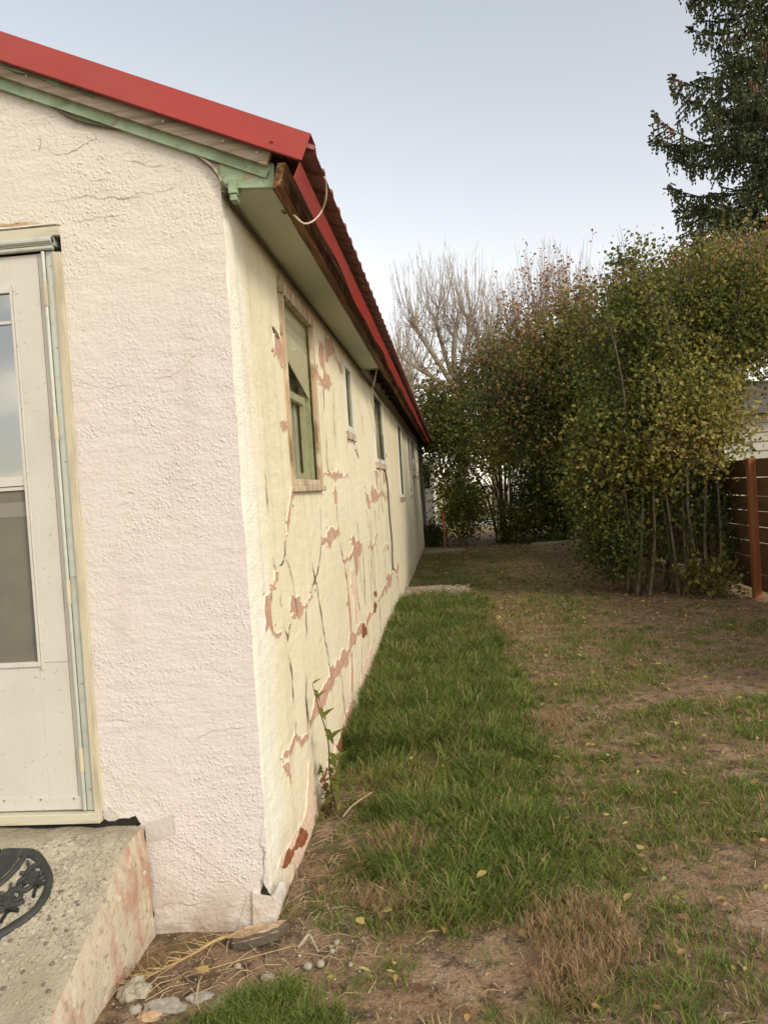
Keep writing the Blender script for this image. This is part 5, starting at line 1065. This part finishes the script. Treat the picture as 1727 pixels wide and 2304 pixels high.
o = flat_leaves(x, y, (.030+.0012*y)*r.uniform(.6, 1.3, len(x)), np.clip(r.normal(.45, .25, len(x)), 0, 1), 92, 'leaf_litter'); tag(o, 'small fallen leaves littering the dirt and lawn', kind='stuff')
NL = [(0.03, 2.93, .055, .66, 'largest pale tan leaf lying on the lush green clump'), (1.0, 4.2, .05, .35, 'orange-brown leaf on the far lawn, above the others'), (.72, 2.72, .05, .40, 'orange leaf standing in the right-hand lawn near the dry tuft'), (.80, 4.0, .045, .4, 'brown leaf on the right-hand lawn'), (-.15, 2.64, .05, .7, 'yellow leaf on bare dirt below the lush clump'),
      (-.33, 2.78, .05, .85, 'narrow yellow leaf in the thin grass near the corner'), (-.42, 2.72, .05, .8, 'yellow leaf right of the pebble row'), (-.47, 2.38, .035, .95, 'yellow-green leaf on the dirt below the pebbles'), (-.37, 2.42, .035, .9, 'crumpled yellow leaf near the bottom edge'), (.70, 3.25, .05, .8, 'bright yellow leaf in the middle of the right lawn'),
      (-.60, 2.95, .05, .4, 'brown curled leaf among straw by the wall'), (-.91, 2.43, .055, .66, 'tan leaf on the dirt beside the dead branch'), (.98, 2.62, .04, .95, 'green-yellow leaf at the lower right'), (.56, 2.86, .05, .6, 'tan leaf right of the largest dry tuft')]
for i, (x_, y_, s_, t_, lb) in enumerate(NL):
    o = flat_leaves(np.array([x_]), np.array([y_]), np.array([s_]), np.array([t_]), 200+i, 'fallen_leaf'); o.location.z += .02 if i not in (0,) else .075; tag(o, lb, 'leaf', 'single fallen leaves')
# weed at the wall
W_ = thing('weed', (-.66, 3.74, 0), 'leggy green weed with pointed leaves growing against the peeling wall', 'plant')
b = MB(); sp = catm([(-.655, 3.74, 0), (-.675, 3.71, .2), (-.665, 3.67, .40), (-.69, 3.61, .58), (-.705, 3.58, .70)], 6); b.tube(sp, [.0055-.004*i/len(sp) for i in range(len(sp))], 6); b.tube(catm([(-.69, 3.78, 0), (-.71, 3.76, .15), (-.72, 3.70, .27)]), .003, 5); b.tube(catm([(-.64, 3.74, 0), (-.62, 3.76, .1), (-.60, 3.75, .18)]), .003, 5)
b.build('stem', 'twig', W_)
r = np.random.default_rng(95); P = []; U = []; Sz = []
for i in range(16):
    t = .18+.82*i/15; p = sp[min(len(sp)-1, int(t*(len(sp)-1)))]; sg = 1 if i % 2 else -1; P.append(tuple(p)); U.append((.45, -.85, -.15) if i % 3 else (.5, .6, .3)); Sz.append(.13*(1.1-t*.7))
for i in range(40): p = (-.66+r.normal()*.045, 3.74+r.normal()*.06, abs(r.normal())*.09+.02); P.append(p); U.append(tuple(r.normal(size=3)*np.array([1, 1, .5]))); Sz.append(.065)
for i in range(14): t = r.random(); P.append((-.70+r.normal()*.012, 3.77-t*.07, t*.27)); U.append((r.normal()*.4, r.normal(), -.5)); Sz.append(.05)
P = np.array(P); U = np.array(U); U /= np.linalg.norm(U, axis=1, keepdims=True); Sz = np.array(Sz); q = np.cross(U, np.array([.2, .1, 1.])); q /= np.linalg.norm(q, axis=1, keepdims=True); wv = np.cross(q, U)
prof = [(0, 0, 0), (.25, .19, .05), (.6, .15, .03), (1.15, 0, -.10), (.6, -.15, .03), (.25, -.19, .05)]
V = np.stack([P+Sz[:, None]*(U*a+q*c+wv*d) for a, c, d in prof], 1).reshape(-1, 3); bb = (np.arange(len(P))*6)[:, None]
npmesh('leaves', V, [np.concatenate([bb+np.array([[0, 1, 2, 3]]), bb+np.array([[0, 3, 4, 5]])])], 'lilac', W_, np.repeat(np.clip(r.normal(.46, .07, len(P)), 0, 1), 6))
